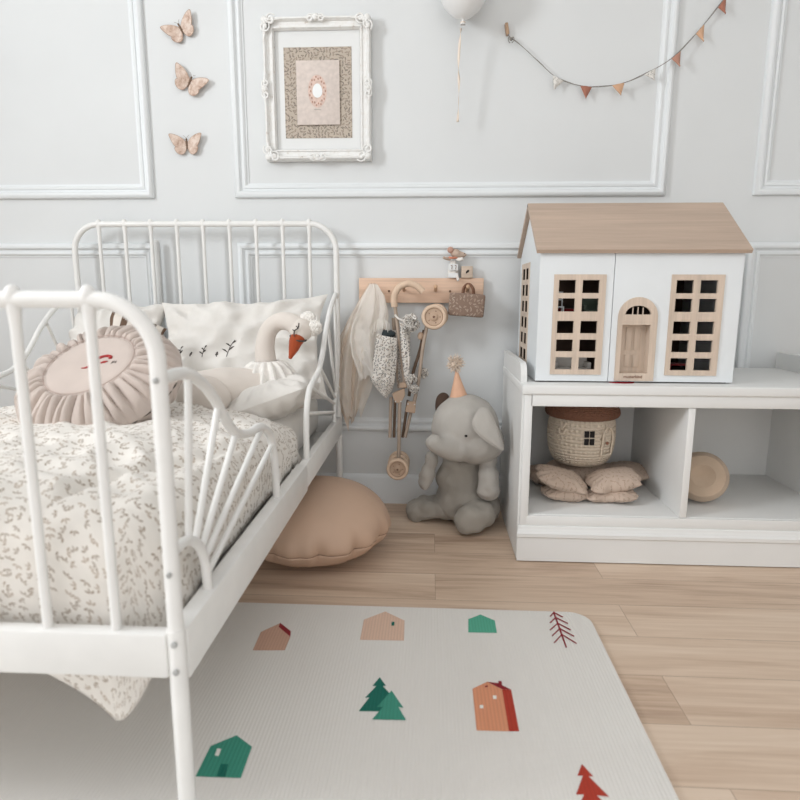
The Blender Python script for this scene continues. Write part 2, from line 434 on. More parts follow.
_wc = _t.mix(_t.m('MULTIPLY', _br.outputs['Fac'], .6), _wc, lin((120, 96, 78)))
_t.link(_wc, _b.inputs['Base Color'])
_t.link(_t.bump(_t.m('SUBTRACT', _t.m('MULTIPLY', _f, .3), _br.outputs['Fac']), .25, .001), _b.inputs['Normal'])

# ------------------------------------------------------------------ room shell
WALL = 1.896
XL, XR, YB, ZC = -2.0, 1.75, -1.7, 2.5
b = BM(); add_box(b, (XL-.1, YB, -.06), (XR+.1, WALL+.1, 0)); struct('floor', b, M_floor)
b = BM(); add_box(b, (XL-.1, WALL, 0), (XR+.1, WALL+.1, ZC)); struct('wall_back', b, M_wall)
b = BM(); add_box(b, (XR, YB, 0), (XR+.1, WALL, ZC)); struct('wall_right', b, M_wall)
SX0, SX1, SY0, SY1 = -1.0, 1.25, -1.1, .45        # unseen skylight, added so sky light brightens mat and floor
b = BM()
add_box(b, (XL-.1, YB, ZC), (SX0, WALL+.1, ZC+.06)); add_box(b, (SX1, YB, ZC), (XR+.1, WALL+.1, ZC+.06))
add_box(b, (SX0, YB, ZC), (SX1, SY0, ZC+.06)); add_box(b, (SX0, SY1, ZC), (SX1, WALL+.1, ZC+.06)); struct('ceiling', b, M_ceil)
b = BM()
for lo, hi in (((SX0, SY0), (SX0+.05, SY1)), ((SX1-.05, SY0), (SX1, SY1)), ((SX0, SY0), (SX1, SY0+.05)), ((SX0, SY1-.05), (SX1, SY1)), (((SX0+SX1)/2-.025, SY0), ((SX0+SX1)/2+.025, SY1))):
    add_box(b, (*lo, ZC+.01), (*hi, ZC+.05), .003)
struct('fill_skylight', b, M_trim)  # frame around the added skylight opening
WY0, WY1, WZ0, WZ1 = -.10, .60, 1.15, 2.1
b = BM()
add_box(b, (XL-.1, YB, 0), (XL, WY0, ZC)); add_box(b, (XL-.1, WY1, 0), (XL, WALL, ZC))
add_box(b, (XL-.1, WY0, 0), (XL, WY1, WZ0)); add_box(b, (XL-.1, WY0, WZ1), (XL, WY1, ZC))
struct('wall_left', b, M_wall)
b = BM(); w = .05
add_box(b, (XL-.07, WY0, WZ0), (XL-.03, WY0+w, WZ1), .004); add_box(b, (XL-.07, WY1-w, WZ0), (XL-.03, WY1, WZ1), .004)
add_box(b, (XL-.07, WY0, WZ0), (XL-.03, WY1, WZ0+w), .004); add_box(b, (XL-.07, WY0, WZ1-w), (XL-.03, WY1, WZ1), .004)
win = struct('window_1', b, M_trim)

PROF = [(0, 0), (0, .008), (.003, .013), (.010, .0165), (.016, .015), (.0195, .010), (.021, .006), (.026, .0055), (.028, .009), (.033, .0105), (.037, .008), (.039, .004), (.043, .003), (.043, 0)]
def panel_frame(n, x0, x1, z0, z1):
    b = BM(); rings = []
    for w_, d_ in PROF:
        rings.append([b.verts.new((x, WALL-d_, z)) for x, z in ((x0+w_, z0+w_), (x1-w_, z0+w_), (x1-w_, z1-w_), (x0+w_, z1-w_))])
    for i in range(len(PROF)-1):
        for k in range(4): b.faces.new((rings[i][k], rings[i][(k+1) % 4], rings[i+1][(k+1) % 4], rings[i+1][k]))
    struct('trim_%d' % n, b, M_trim)
panel_frame(1, -1.90, -.856, .967, 2.25)
panel_frame(2, -.602, .687, .967, 2.25)
panel_frame(3, .941, 1.70, .967, 2.25)
panel_frame(4, -1.90, -.856, .242, .833)
panel_frame(5, -.602, .687, .242, .833)
panel_frame(6, .941, 1.70, .242, .833)
b = BM()
bp = [(0, 0), (.016, 0), (.016, .070), (.012, .078), (.012, .084), (.007, .092), (0, .096)]
A = [b.verts.new((XL, WALL-d, z)) for d, z in bp]; B = [b.verts.new((XR, WALL-d, z)) for d, z in bp]
for i in range(len(bp)-1): b.faces.new((A[i], B[i], B[i+1], A[i+1]))
struct('baseboard_back', b, M_trim)

# ------------------------------------------------------------------ play mat with printed motifs
M_mat, _t, _b = base_mat('ribbed_foam', (233, 230, 225), .6, .25)
_w = _t.new('ShaderNodeTexWave', bands_direction='X'); _t.link(coord(_t), _w.inputs[0]); _w.inputs['Scale'].default_value = 52
_t.link(_t.bump(_w.outputs[1], .35, .0012), _b.inputs['Normal'])
_n = _t.noise(coord(_t), 2.5, 2); _t.link(_t.ramp(_n.outputs[0], [(.3, lin((231, 227, 222))), (.7, lin((235, 232, 227)))]), _b.inputs['Base Color'])
def ink(name, c):
    m, t, b_ = base_mat(name, c, .55, .25)
    w_ = t.new('ShaderNodeTexWave', bands_direction='X'); t.link(coord(t), w_.inputs[0]); w_.inputs['Scale'].default_value = 52
    t.link(t.bump(w_.outputs[1], .35, .0012), b_.inputs['Normal'])
    t.link(t.ramp(w_.outputs[1], [(.2, lin([v*.975 for v in c])), (.8, lin([min(255, v*1.02) for v in c]))]), b_.inputs['Base Color'])
    return m
inks = [M_mat, ink('ink_salmon', (196, 158, 138)), ink('ink_dark_red', (136, 34, 44)), ink('ink_beige', (216, 184, 164)), ink('ink_teal', (62, 142, 122)),
        ink('ink_dark_teal', (16, 102, 88)), ink('ink_terracotta', (214, 146, 112)), ink('ink_brick', (172, 58, 42)), ink('ink_green', (84, 166, 140)), plain('ink_white', (232, 228, 222), .6)]
MZ = .012
b = BM()
def rr_poly(x0, x1, y0, y1, r, n=10):
    out = []
    for cx, cy, a0 in ((x1-r, y1-r, 0), (x0+r, y1-r, 90), (x0+r, y0+r, 180), (x1-r, y0+r, 270)):
        for k in range(n+1):
            a = math.radians(a0+90*k/n); out.append((cx+r*math.cos(a), cy+r*math.sin(a)))
    return out
outer = rr_poly(-1.10, .342, -.75, 1.201, .045)
levels = [(0, 0), (0, .009), (.0012, .0112), (.003, MZ)]
rings = []
cxm, cym = (-1.10+.342)/2, (-.75+1.201)/2
for ins, z in levels:
    ring = []
    for x, y in rr_poly(-1.10+ins, .342-ins, -.75+ins, 1.201-ins, .045-ins): ring.append(b.verts.new((x, y, z+.0005)))
    rings.append(ring)
n = len(outer)
for i in range(len(levels)-1):
    for k in range(n):
        f = b.faces.new((rings[i][k], rings[i][(k+1) % n], rings[i+1][(k+1) % n], rings[i+1][k])); f.smooth = True
b.faces.new(rings[-1]); b.faces.new(rings[0][::-1])
LAY = [0]
def motif(px, mi, off=(0, 0), s=1.0, lay=0):
    z = MZ + .0008 + lay*.0003
    vs = []
    for x, y in px:
        p = atz(x/s+off[0], y/s+off[1], MZ); vs.append(b.verts.new((p.x, p.y, z)))
    # make every print face up
    f = b.faces.new(vs); f.normal_update()
    if f.normal.z < 0: f.normal_flip()
    f.material_index = mi
Z1 = ((100, 580), 3.636); Z2 = ((300, 570), 3.636); Z3 = ((480, 580), 3.636)
motif([(555, 257), (672, 257), (692, 208), (655, 158), (585, 190)], 1, *Z1)
motif([(655, 157), (694, 188), (692, 208), (650, 172)], 2, *Z1, lay=1)
motif([(218, 255), (378, 258), (380, 185), (310, 152), (232, 182)], 3, *Z2)
motif([(332, 204), (343, 204), (344, 190), (333, 190)], 5, *Z2, lay=1)
motif([(612, 228), (716, 230), (708, 185), (656, 163), (612, 180)], 8, *Z2)
motif([(290, 391), (313, 423), (301, 423), (345, 470), (318, 472), (340, 516), (213, 515), (252, 465), (236, 466), (277, 424), (263, 423)], 5, *Z2)
motif([(333, 440), (376, 503), (358, 500), (386, 548), (262, 545), (302, 500), (280, 500)], 4, *Z2, lay=1)
motif([(627, 433), (680, 408), (735, 435), (760, 588), (642, 585)], 6, *Z2)
motif([(735, 435), (768, 437), (797, 588), (760, 588)], 7, *Z2)
motif([(680, 408), (720, 413), (768, 437), (735, 435), (718, 427)], 2, *Z2, lay=1)
motif([(722, 420), (721, 406), (733, 406), (735, 423)], 2, *Z2, lay=2)
motif([(654, 505), (667, 505), (666, 493), (653, 493)], 9, *Z2, lay=1)
motif([(702, 471), (715, 471), (714, 458), (701, 458)], 9, *Z2, lay=1)
motif([(672, 429), (684, 427), (682, 421), (673, 423)], 2, *Z2, lay=1)
motif([(347, 716), (512, 722), (553, 608), (497, 566), (402, 605)], 4, *Z1)
motif([(424, 717), (455, 718), (467, 672), (440, 671)], 5, *Z1, lay=1)
motif([(417, 640), (431, 643), (441, 617), (427, 614)], 9, *Z1, lay=1)
motif([(370, 670), (412, 716), (395, 715), (470, 790), (425, 785), (520, 880), (335, 872), (378, 782), (349, 782), (374, 713), (354, 714)], 7, *Z3)
def stroke(p, q, w_, mi, off, s, lay=0):
    p = Vector(p); q = Vector(q); d = (q-p).normalized(); nn = Vector((-d.y, d.x))*w_/2
    motif([tuple(p+nn), tuple(q+nn), tuple(q-nn), tuple(p-nn)], mi, off, s, lay)
stroke((267, 116), (314, 247), 6, 2, *Z3)
for k, (t_, l_, r_) in enumerate(((0.03, (254, 135), (301, 137)), (.17, (254, 158), (320, 161)), (.33, (254, 184), (330, 184)), (.48, (262, 205), (342, 207)), (.64, (269, 231), (351, 233)))):
    cx_ = 267+47*t_; cy_ = 116+131*t_
    stroke((cx_, cy_), l_, 4.5, 2, *Z3, lay=1); stroke((cx_, cy_), r_, 4.5, 2, *Z3, lay=2)
pm = obj('play_mat', b, inks, recalc=False)
tag(pm, 'white foam play mat printed with little houses and fir trees on the wooden floor', 'play mat')

# ------------------------------------------------------------------ bed
YH, YF, XRP, XLP = 1.835, .612, -.285, -1.09
bed = thing('metal_bed', 'white enamelled metal child bed with spindle ends and fan shaped side guards', 'bed', ((XRP+XLP)/2, (YH+YF)/2, 0))
def end_frame(y, top, name, r, zb):
    b = BM()
    pts = [(XRP, y, zb), (XRP, y, .1), (XRP, y, top-r)]
    for k in range(1, 9):
        a = PI/2*k/8; pts.append((XRP-r+r*math.cos(a), y, top-r+r*math.sin(a)))
    for k in range(0, 9):
        a = PI/2+PI/2*k/8; pts.append((XLP+r+r*math.cos(a), y, top-r+r*math.sin(a)))
    pts += [(XLP, y, .1), (XLP, y, zb)]
    add_tube(b, pts, .0088, 14)
    return obj(name, b, M_metal, bed)
hbf = end_frame(YH, .884, 'headboard_frame', .08, .001); fbf = end_frame(YF, .673, 'footboard_frame', .062, .0136)
def spindle(x, y, top, n='spindle'):
    b = BM(); add_tube(b, [(x, y, .26), (x, y, top-.03), (x, y, top-.012), (x, y, top)], [.0056, .0056, .007, .0085], 10)
    add_ell(b, (x, y, top+.003), (.0085, .0095, .0125), u=12, v=8)
    obj(n, b, M_metal, bed)
SPX = [-.365-.0805*k for k in range(9)]
SPX = [x for x in SPX if x > XLP+.05]
for x in SPX: spindle(x, YH, .884)
for x in [-.354-.0805*k for k in range(9)]: spindle(x, YF, .673)
for y, nm in ((YF, 'foot_rail'), (YH, 'head_rail')):
    b = BM(); add_box(b, (XLP+.008, y-.010, .247), (XRP-.008, y+.010, .302), .004); obj(nm, b, M_metal, bed)
for x in (XRP, XLP):
    b = BM(); add_box(b, (x-.013, YF+.006, .237), (x+.011, 1.296, .302), .004); obj('side_rail', b, M_metal, bed)
    b = BM(); add_box(b, (x-.010, 1.290, .240), (x+.0085, YH-.006, .300), .003); obj('side_rail', b, M_metal, bed)
    # leg sleeves under the foot rail
    b = BM(); add_tube(b, [(x, YF, .0134), (x, YF, .20), (x, YF, .305)], .0102, 14); obj('leg', b, M_metal, bed)
    b = BM(); add_tube(b, [(x, YH, .0008), (x, YH, .20), (x, YH, .305)], .0102, 14); obj('leg', b, M_metal, bed)
    for z in (.257, .291):
        b = BM(); add_tube(b, [(x+.002, YF-.0098, z), (x+.002, YF-.0125, z)], .0036, 12); add_ell(b, (x+.002, YF-.0122, z), (.0034, .0016, .0034), u=12, v=8); obj('bolt', b, M_bolt, bed)
    for z in (.59, .374):
        b = BM(); add_tube(b, [(x+.001, YF-.0085, z), (x+.001, YF-.0110, z)], .0031, 12); add_ell(b, (x+.001, YF-.0108, z), (.003, .0016, .003), u=12, v=8); obj('bolt', b, M_bolt, bed)
b = BM(); add_box(b, (XLP+.015, YF+.06, .236), (XRP-.018, YH-.02, .254), .003); obj('bed_base', b, M_metal, bed)
# fan shaped guards: at the foot and at the head, on both sides
foot_guard = [(.620, .590), (.660, .590), (.694, .584), (.735, .566), (.772, .540), (.815, .500), (.858, .474), (.915, .462), (.975, .458), (1.025, .435), (1.052, .395), (1.062, .350), (1.066, .300)]
foot_arc = [(.622, .394), (.655, .392), (.685, .375), (.705, .345), (.712, .300)]
foot_spk = [((.688, .582), (.662, .388)), ((.782, .532), (.680, .378)), ((.850, .478), (.695, .360)), ((.985, .455), (.705, .345)), ((1.045, .41), (.709, .322))]
head_guard = [(YH-.010, .672), (1.812, .676), (1.775, .664), (1.70, .630), (1.633, .581), (1.57, .520), (1.51, .483), (1.44, .468), (1.385, .452), (1.355, .415), (1.345, .368), (1.340, .300)]
head_arc = [(YH-.01, .394), (1.80, .392), (1.77, .375), (1.752, .345), (1.745, .300)]
head_spk = [((1.790, .668), (1.798, .391)), ((1.66, .600), (1.782, .383)), ((1.53, .492), (1.768, .370)), ((1.41, .458), (1.757, .355)), ((1.352, .405), (1.750, .330))]
for x in (XRP, XLP):
    for gd, arc, spk in ((foot_guard, foot_arc, foot_spk), (head_guard, head_arc, head_spk)):
        b = BM(); add_tube(b, spline([(x, y, z) for y, z in gd], 6), .0072, 12); obj('guard_rail', b, M_metal, bed)
        b = BM(); add_tube(b, spline([(x, y, z) for y, z in arc], 6), .0062, 12); obj('guard_hoop', b, M_metal, bed)
        for p, q in spk:
            b = BM(); add_tube(b, [(x, *p), (x, *q)], .0046, 10); obj('guard_spoke', b, M_metal, bed)

# mattress
b = BM(); add_box(b, (XLP+.05, .705, .256), (XRP-.056, 1.815, .375), .03, seg=4)
tag(obj('mattress', b, M_mattress), 'thin white mattress on the metal bed under the flowered duvet', 'mattress')

# duvet: a puffy sheet that rolls over the right and left edges and drops behind the foot rail
def fbm(x, y, s, seed=0):
    return noise.noise(Vector((x*s, y*s, seed)))
DX0, DX1, DY0, DY1 = -1.068, -.3055, .634, 1.385
RAD = .075; SIDE_ARC = .155; FOOT_ARC = .33
def duvet_fn(u, v):
    # a runs across the bed, c along it; past the rounded edges the sheet bends down, round the corners too
    W = DX1-DX0; L = DY1-DY0
    Lu = (W-2*RAD)+2*SIDE_ARC; a = u*Lu-SIDE_ARC
    Lv = (L-RAD)+FOOT_ARC+.09; c = v*Lv-FOOT_ARC
    x = DX0+RAD+max(0, min(W-2*RAD, a)); y = DY0+RAD+max(0, c)
    sA = max(0, a-(W-2*RAD)) if a > 0 else a
    sB = max(0, -c)
    top = .438 + .012*fbm(x, y, 3.2, 1.0) + .018*math.sin((x+1.06)/.75*PI)
    top -= .026*max(0, (x+.50)/.19)**2 if x > -.50 else 0
    top -= .03*max(0, (y-1.15)/.2)
    r = math.hypot(sA, sB); d = 0.0; nx = ny = 0.0
    if r > 1e-6:
        cs, sn = sA/r, sB/r
        bound = min(SIDE_ARC/abs(cs) if abs(cs) > 1e-6 else 9, FOOT_ARC/sn if sn > 1e-6 else 9)
        fl = .276-.070*max(0, min(1, (x+.375)/.075)) - .10*max(0, min(1, (-.375-x)/.18))
        side_lim = top-.290+.57*RAD; foot_lim = fl+.57*RAD
        lim = side_lim*(1-sn*sn)+foot_lim*sn*sn
        rr = r/bound*lim
        th = min(PI/2, rr/RAD); d = RAD*(1-math.cos(th))+max(0, rr-RAD*PI/2)
        h = RAD*math.sin(th); x += cs*h; y -= sn*h; nx, ny = cs, -sn
    eh = max(0, c-(L-RAD-.03))
    if eh > 0:
        th = min(PI, eh/.03); y0 = DY0+RAD+(L-RAD-.03); y = y0+.03*math.sin(th)-max(0, eh-.03*PI); d += .03*(1-math.cos(th))
    q = fbm(x, y, 8, 4.2)*.012 + abs(fbm(x+.3*y, y, 12, 9.1))*-.024 + fbm(x, y, 30, 2.2)*.004
    if y < 1.0: q += -.016*max(0, 1-abs((x+.46)-(y-.64)*.35+.02*fbm(x, y, 8, 6))/.02)
    ss = min(1, d/.06)
    fold = .006*fbm(x*.4+y, top-d, 12, 7.7) - .013*abs(fbm(y+x+.4*(top-d), (top-d)*.5, 12, 3.1))
    z = top-d+q*(1-ss)
    return Vector((x+nx*ss*fold, y+ny*ss*fold, max(z, .12)))
b = BM(); add_grid(b, 120, 150, duvet_fn, 0, (1.06, 1.13))
dv = obj('duvet', b, M_duvet, mods=[('SOLIDIFY', dict(thickness=.010, offset=-1))], recalc=False)
tag(dv, 'white duvet with small grey sprigs spread over the metal bed', 'duvet')

# ---- pillows
def pil_mat(c, rx, ry, rz): return Matrix.Translation(Vector(c)) @ Euler((math.radians(rx), math.radians(ry), math.radians(rz)), 'XYZ').to_matrix().to_4x4()
def sprig(b, p, s, M, lean=0, mi=1, d=.001):
    """embroidered stalk with leaves, in the pillow plane"""
    st = [(p[0]+lean*s*t_*t_, p[1]+s*t_) for t_ in (0, .35, .7, 1)]
    def pt(q): return M(q[0], q[1])
    add_tube(b, spline([pt(q) for q in st], 4), .0009, 6, mi)
    for t_, sd, L in ((.3, -1, .42), (.42, 1, .42), (.65, -1, .3), (.8, 1, .3)):
        x = p[0]+lean*s*t_*t_; y = p[1]+s*t_
        add_tube(b, [pt((x, y)), pt((x+sd*s*L*.4, y+s*L*.35)), pt((x+sd*s*L*.75, y+s*L*.5))], [.0008, .0022, .0006], 6, mi)
def leaning_pillow(c, w, h, t, tilt, rz, seed, label, sprigs, roll=0):
    M = pil_mat(c, tilt, 0, rz) @ Matrix.Rotation(math.radians(roll), 4, 'Z')
    b = BM(); add_pillow(b, w, h, t, M, seed, 56, .13, .023)
    th = thing('pillow', label, 'pillow', c, 'white pillows against the headboard')
    o = obj('pillow_body', b, M_white, th)
    if sprigs:
        Mi = M.inverted()
        from mathutils.bvhtree import BVHTree
        me = o.data; bv = BVHTree.FromPolygons([v.co + Vector(c) for v in me.vertices], [p.vertices[:] for p in me.polygons])
        nrm = (M.to_3x3() @ Vector((0, 0, 1))).normalized()
        def onsurf(x, y):
            q = M @ Vector((x, y, 0)) + nrm*.3
            hit = bv.ray_cast(q, -nrm)
            return (hit[0] if hit[0] is not None else M @ Vector((x, y, t*.4))) + nrm*.0006
        for (x, y, s, ln) in sprigs:
            b2 = BM(); sprig(b2, (x, y), s, onsurf, ln, 0); obj('embroidered_sprig', b2, M_thread, th)
    return th
leaning_pillow((-.545, 1.718, .518), .50, .34, .12, 60, 2, 3.1, 'white linen pillow with embroidered sprigs behind the swan', [(-.175, -.03, .035, .3), (-.10, -.04, .03, .5), (-.135, -.035, .014, .2), (-.03, -.045, .052, .4), (-.06, -.04, .014, .1)], 3.5)
leaning_pillow((-.938, 1.720, .512), .29, .32, .13, 58, -4, 8.4, 'plain white pillow leaning at the far left of the headboard', None)
b = BM(); add_pillow(b, .22, .30, .10, pil_mat((-.398, 1.50, .412), -6, -20, 4), 5.5, 44, .03, .012, sharp=2.4, rnd=.09)
tag(obj('pillow', b, M_white), 'flat white pillow tucked beside the side guard under the swan', 'pillow')
# striped cloth tucked between pillow and cushion, and a folded cream blanket
b = BM(); add_pillow(b, .14, .10, .035, pil_mat((-.772, 1.54, .572), 50, 20, 24), 2.2, 20, .06, .004)
tag(obj('striped_cushion', b, M_stripe), 'small brown striped cushion poking up behind the round pleated cushion', 'cushion')

# ---- swan toy
swan = thing('plush_swan', 'white plush swan with orange beak, pompom crown and lace collar on the bed', 'plush toy', (-.50, 1.48, .40))
b = BM()
add_tube(b, spline([at(176, 402, 1.40), at(196, 396, 1.42), at(225, 393, 1.46), at(258, 392, 1.50), at(288, 394, 1.53), at(310, 400, 1.55)], 8), [.035, .058, .066, .060, .050, .02], 20)
obj('swan_body', b, M_swan, swan, mods=[('SUBSURF', dict(levels=1, render_levels=1))])
b = BM(); add_ell(b, at(203, 396, 1.375), (.065, .03, .052), 0, Euler((.2, .25, .3)).to_matrix()); obj('wing', b, M_swan, swan)
neck = [at(268, 388, 1.53), at(266.5, 367, 1.53), at(265, 347, 1.53), at(268.5, 331, 1.53), at(278, 322, 1.525), at(290, 322, 1.515), at(300, 329, 1.51)]
b = BM(); add_tube(b, spline(neck, 8), [.033, .028, .0245, .0225, .022, .0235, .025], 20)
add_ell(b, at(301, 330, 1.508), (.030, .028, .030)); obj('swan_neck', b, M_swan, swan)
hd = at(301, 330, 1.508); tip = at(290.5, 357, 1.485); mid = at(296, 341, 1.495)
b = BM(); add_tube(b, spline([at(299, 336, 1.500), mid, at(293.5, 349, 1.489), tip], 6), [.019, .0175, .0125, .005], 16); add_ell(b, tip, .0055, u=12, v=8); obj('beak', b, M_beak, swan)
b = BM()
ring = [at(298.3, 337.8, 1.499) + Vector((math.cos(a)*.0195, math.sin(a)*.0195*.95, math.sin(a)*.005+math.cos(a)*-.006)) for a in [2*PI*k/24 for k in range(24)]]
add_tube(b, ring, .0024, 6, 0, True)
lash = [at(294, 336.5, 1.4785), at(294.5, 331, 1.477), at(298, 328, 1.4755), at(299, 323, 1.478)]
add_tube(b, spline(lash, 5), .0016, 6); add_tube(b, [lash[1], at(292.5, 329.5, 1.478)], .0012, 6); add_tube(b, [lash[2], at(296, 326, 1.477)], .0012, 6)
obj('stitched_eyelid', b, M_thread, swan)
def pompom(c, r, seed, n=90, mi=0):
    b = BM(); add_ell(b, c, r*.8, u=20, v=14); rg = random.Random(seed)
    for k in range(n):
        z = 1-2*(k+.5)/n; a = k*2.399; q = math.sqrt(1-z*z); d = Vector((q*math.cos(a), q*math.sin(a), z))
        p = Vector(c)+d*r*(.72+.12*rg.random()); add_ell(b, p, r*(.2+.1*rg.random()), u=8, v=6)
    return b
for c, r in ((at(308, 319, 1.525), .020), (at(314, 328, 1.515), .021)): obj('pompom', pompom(c, r, 3), M_fluff, swan)
b = BM()
cb = at(267, 368, 1.53); ax = (at(265, 350, 1.53)-at(268, 392, 1.53)).normalized(); e1 = Vector((1, 0, 0)); e1 = (e1-ax*e1.dot(ax)).normalized(); e2 = ax.cross(e1)
for lay, (r0, r1, dz) in enumerate(((.029, .082, -.068), (.029, .060, -.040))):
    def fn(u, v, r0=r0, r1=r1, dz=dz, lay=lay):
        a = 2*PI*u; r = r0+(r1-r0)*v; q = .008*v*math.sin(a*16+lay)
        return cb + ax*(.018+dz*v*v + q*.6) + (e1*math.cos(a)+e2*math.sin(a))*(r+q)
    add_grid(b, 192, 8, fn, 0)
obj('lace_collar', b, M_fluff, swan, mods=[('SOLIDIFY', dict(thickness=.002, offset=0))])

# ---- round pleated cushion with stitched swan
rc_c = at(102, 384, 1.14)
rcu = thing('round_cushion', 'round mauve pleated cushion with a red stitched motif lying on the duvet', 'cushion', rc_c)
Mr = Matrix.Translation(rc_c) @ Euler((math.radians(34), math.radians(-6), math.radians(0)), 'XYZ').to_matrix().to_4x4()
RR = .158; RT = .052; RD = .54
def rc_side(sg):
    def fn(u, v):
        a = 2*PI*u; r = v
        z = RT*max(0, 1-r**3.2)**.5 + .004*(1-r**6)
        w_ = max(0, min(1, (r-RD)/.06))*max(0, min(1, (1.02-r)/.10))
        pl = 1-2.2*(1-abs(math.sin(a*21+2.6*noise.noise(Vector((math.cos(a)*2, math.sin(a)*2, r*1.5))))))**2
        amp = (.45+.55*noise.noise(Vector((math.cos(a)*4, math.sin(a)*4, 3.3))))
        z += w_*.0085*(pl*.75+.4*math.sin(a*17+1+4*r))*(1 if amp > -.2 else .5)
        if r > RD-.015 and r < RD+.03: z -= .003
        rr = RR*r*(1+.012*noise.noise(Vector((math.cos(a)*3, math.sin(a)*3, 1)))*r)
        return Mr @ Vector((rr*math.cos(a), rr*math.sin(a), sg*z))
    return fn
b = BM(); add_grid(b, 340, 26, rc_side(1)); add_grid(b, 340, 26, rc_side(-1), flip=True); bmesh.ops.remove_doubles(b, verts=b.verts[:], dist=2e-5)
obj('cushion_cover', b, M_pinkcloth, rcu)
b = BM(); add_tube(b, [Mr @ Vector((RR*RD*math.cos(a), RR*RD*math.sin(a), RT*.965+.004)) for a in [2*PI*k/64 for k in range(64)]], .0007, 6, 0, True); obj('piping', b, plain('mauve_piping', (178, 158, 149), .9, .1), rcu)
b = BM(); zz = RT+.0045
sw = [(-.012, -.020), (-.002, -.020), (.006, -.010), (.010, .000), (.018, .008), (.028, .010), (.036, .007), (.037, .001)]
def onc(x, y): return Mr @ Vector((x, y, RT*max(0, 1-(math.hypot(x, y)/RR)**3.2)**.5+.0046))
add_tube(b, [onc(*p) for p in spline([(x+.004, y+.004, 0) for x, y in sw], 5) for p in [(p.x, p.y)]], [.001, .002, .0028, .0028, .0028, .0032, .0032], 8)
add_tube(b, [onc(.026, -.006), onc(.033, -.004), onc(.039, -.002)], [.0012, .0026, .001], 8)
obj('stitched_motif', b, M_redthread, rcu)
b = BM()
for q in ((.048, -.010), (.051, -.008), (.055, -.009)): add_tube(b, [onc(*q), onc(q[0]+.001, q[1]+.006)], .0007, 6)
obj('stitched_letters', b, M_thread, rcu)

# ---- grey rod standing between the headboard and the wall
b = BM(); p = at(156.5, 248, 1.868); add_tube(b, [(p.x, 1.868, .002), (p.x, 1.868, .79), (p.x, 1.868, p.z+.016)], [.009, .009, .0088], 14); add_ell(b, (p.x, 1.868, p.z+.016), .0088, u=14, v=8)
tag(obj('upright_rod', b, plain('pale_grey_rod', (216, 216, 214), .6, .3)), 'pale grey round-topped rod standing behind the headboard spindles', 'rod')

# ------------------------------------------------------------------ floor cushion
pf_c = Vector((-.300, 1.493, 0))
pouf = thing('floor_cushion', 'round tan leather floor cushion on the wooden floor partly under the bed', 'floor cushion', pf_c)
PR = .198
b = BM()
def pouf_fn(a, t):
    return 0
N_A, N_T = 160, 60
def pz_fn(u, v):
    a = 2*PI*u; th = PI*v            # 0 top .. pi bottom
    s, c = math.sin(th), math.cos(th)
    r = PR*abs(s)**.82
    z = 0.086 + (.106 if c > 0 else .084)*math.copysign(abs(c)**1.05, c)
    # pulled wrinkles at the seam below the widest line
    w_ = math.exp(-((v-.56)/.13)**2)
    wr = sum(A_*math.exp(-(((a-a0+PI) % (2*PI))-PI)**2/.006) for a0, A_ in ((4.35, -.010), (4.95, -.011), (5.45, -.008), (5.95, -.011), (3.8, -.010), (3.1, -.008), (.3, -.008), (1.1, -.008), (1.9, -.008), (2.5, -.008)))
    r += w_*wr*1.5 + w_*.003*math.sin(a*23+3*math.sin(a*3)) + .003*noise.noise(Vector((math.cos(a)*2, math.sin(a)*2, z*8)))
    if abs(v-.565) < .006: r -= .003
    return pf_c + Vector((r*math.cos(a), r*math.sin(a), max(.001, z)))
add_grid(b, N_A, N_T, pz_fn); bmesh.ops.remove_doubles(b, verts=b.verts[:], dist=1e-5)
obj('cushion_cover', b, M_leather, pouf)
b = BM(); add_tube(b, [pz_fn(k/120, .565)+Vector((0, 0, 0)) for k in range(120)], .0011, 6, 0, True); obj('seam', b, M_seam, pouf)

# ------------------------------------------------------------------ elephant
ele = thing('plush_elephant', 'grey plush elephant in a jumpsuit sitting on the floor beside the white cabinet', 'plush toy', (.10, 1.72, 0))
_ctex = bpy.data.textures.new('cloth_folds', 'CLOUDS'); _ctex.noise_scale = .045
def plush(name, lumps, mat_, vox=.006, it=6, parent=ele):
    b = BM()
    for l in lumps: add_ell(b, l[0], l[1], 0, Euler([math.radians(v) for v in l[2]]).to_matrix() if len(l) > 2 else None)
    return obj(name, b, mat_, parent, mods=[('REMESH', dict(mode='VOXEL', voxel_size=vox, use_smooth_shade=True)), ('SMOOTH', dict(factor=.5, iterations=it)), ('DISPLACE', dict(texture=_ctex, strength=.020, mid_level=.5, texture_coords='LOCAL'))])
hc = at(465, 426, 1.70)
tr = [at(461, 444, 1.665), at(449, 447, 1.63), at(440, 446, 1.61), at(434, 442.5, 1.60)]
b = BM(); add_ell(b, hc, (.098, .092, .094)); add_ell(b, at(476, 441, 1.69), (.082, .085, .066)); add_ell(b, at(458, 447, 1.655), (.060, .055, .042))
add_tube(b, spline(tr, 6), [.050, .038, .028, .0235], 18); add_ell(b, tr[-1], .024)
obj('head', b, M_grey, ele, mods=[('REMESH', dict(mode='VOXEL', voxel_size=.006, use_smooth_shade=True)), ('SMOOTH', dict(factor=.5, iterations=7)), ('DISPLACE', dict(texture=_ctex, strength=.007, mid_level=.5, texture_coords='LOCAL'))])
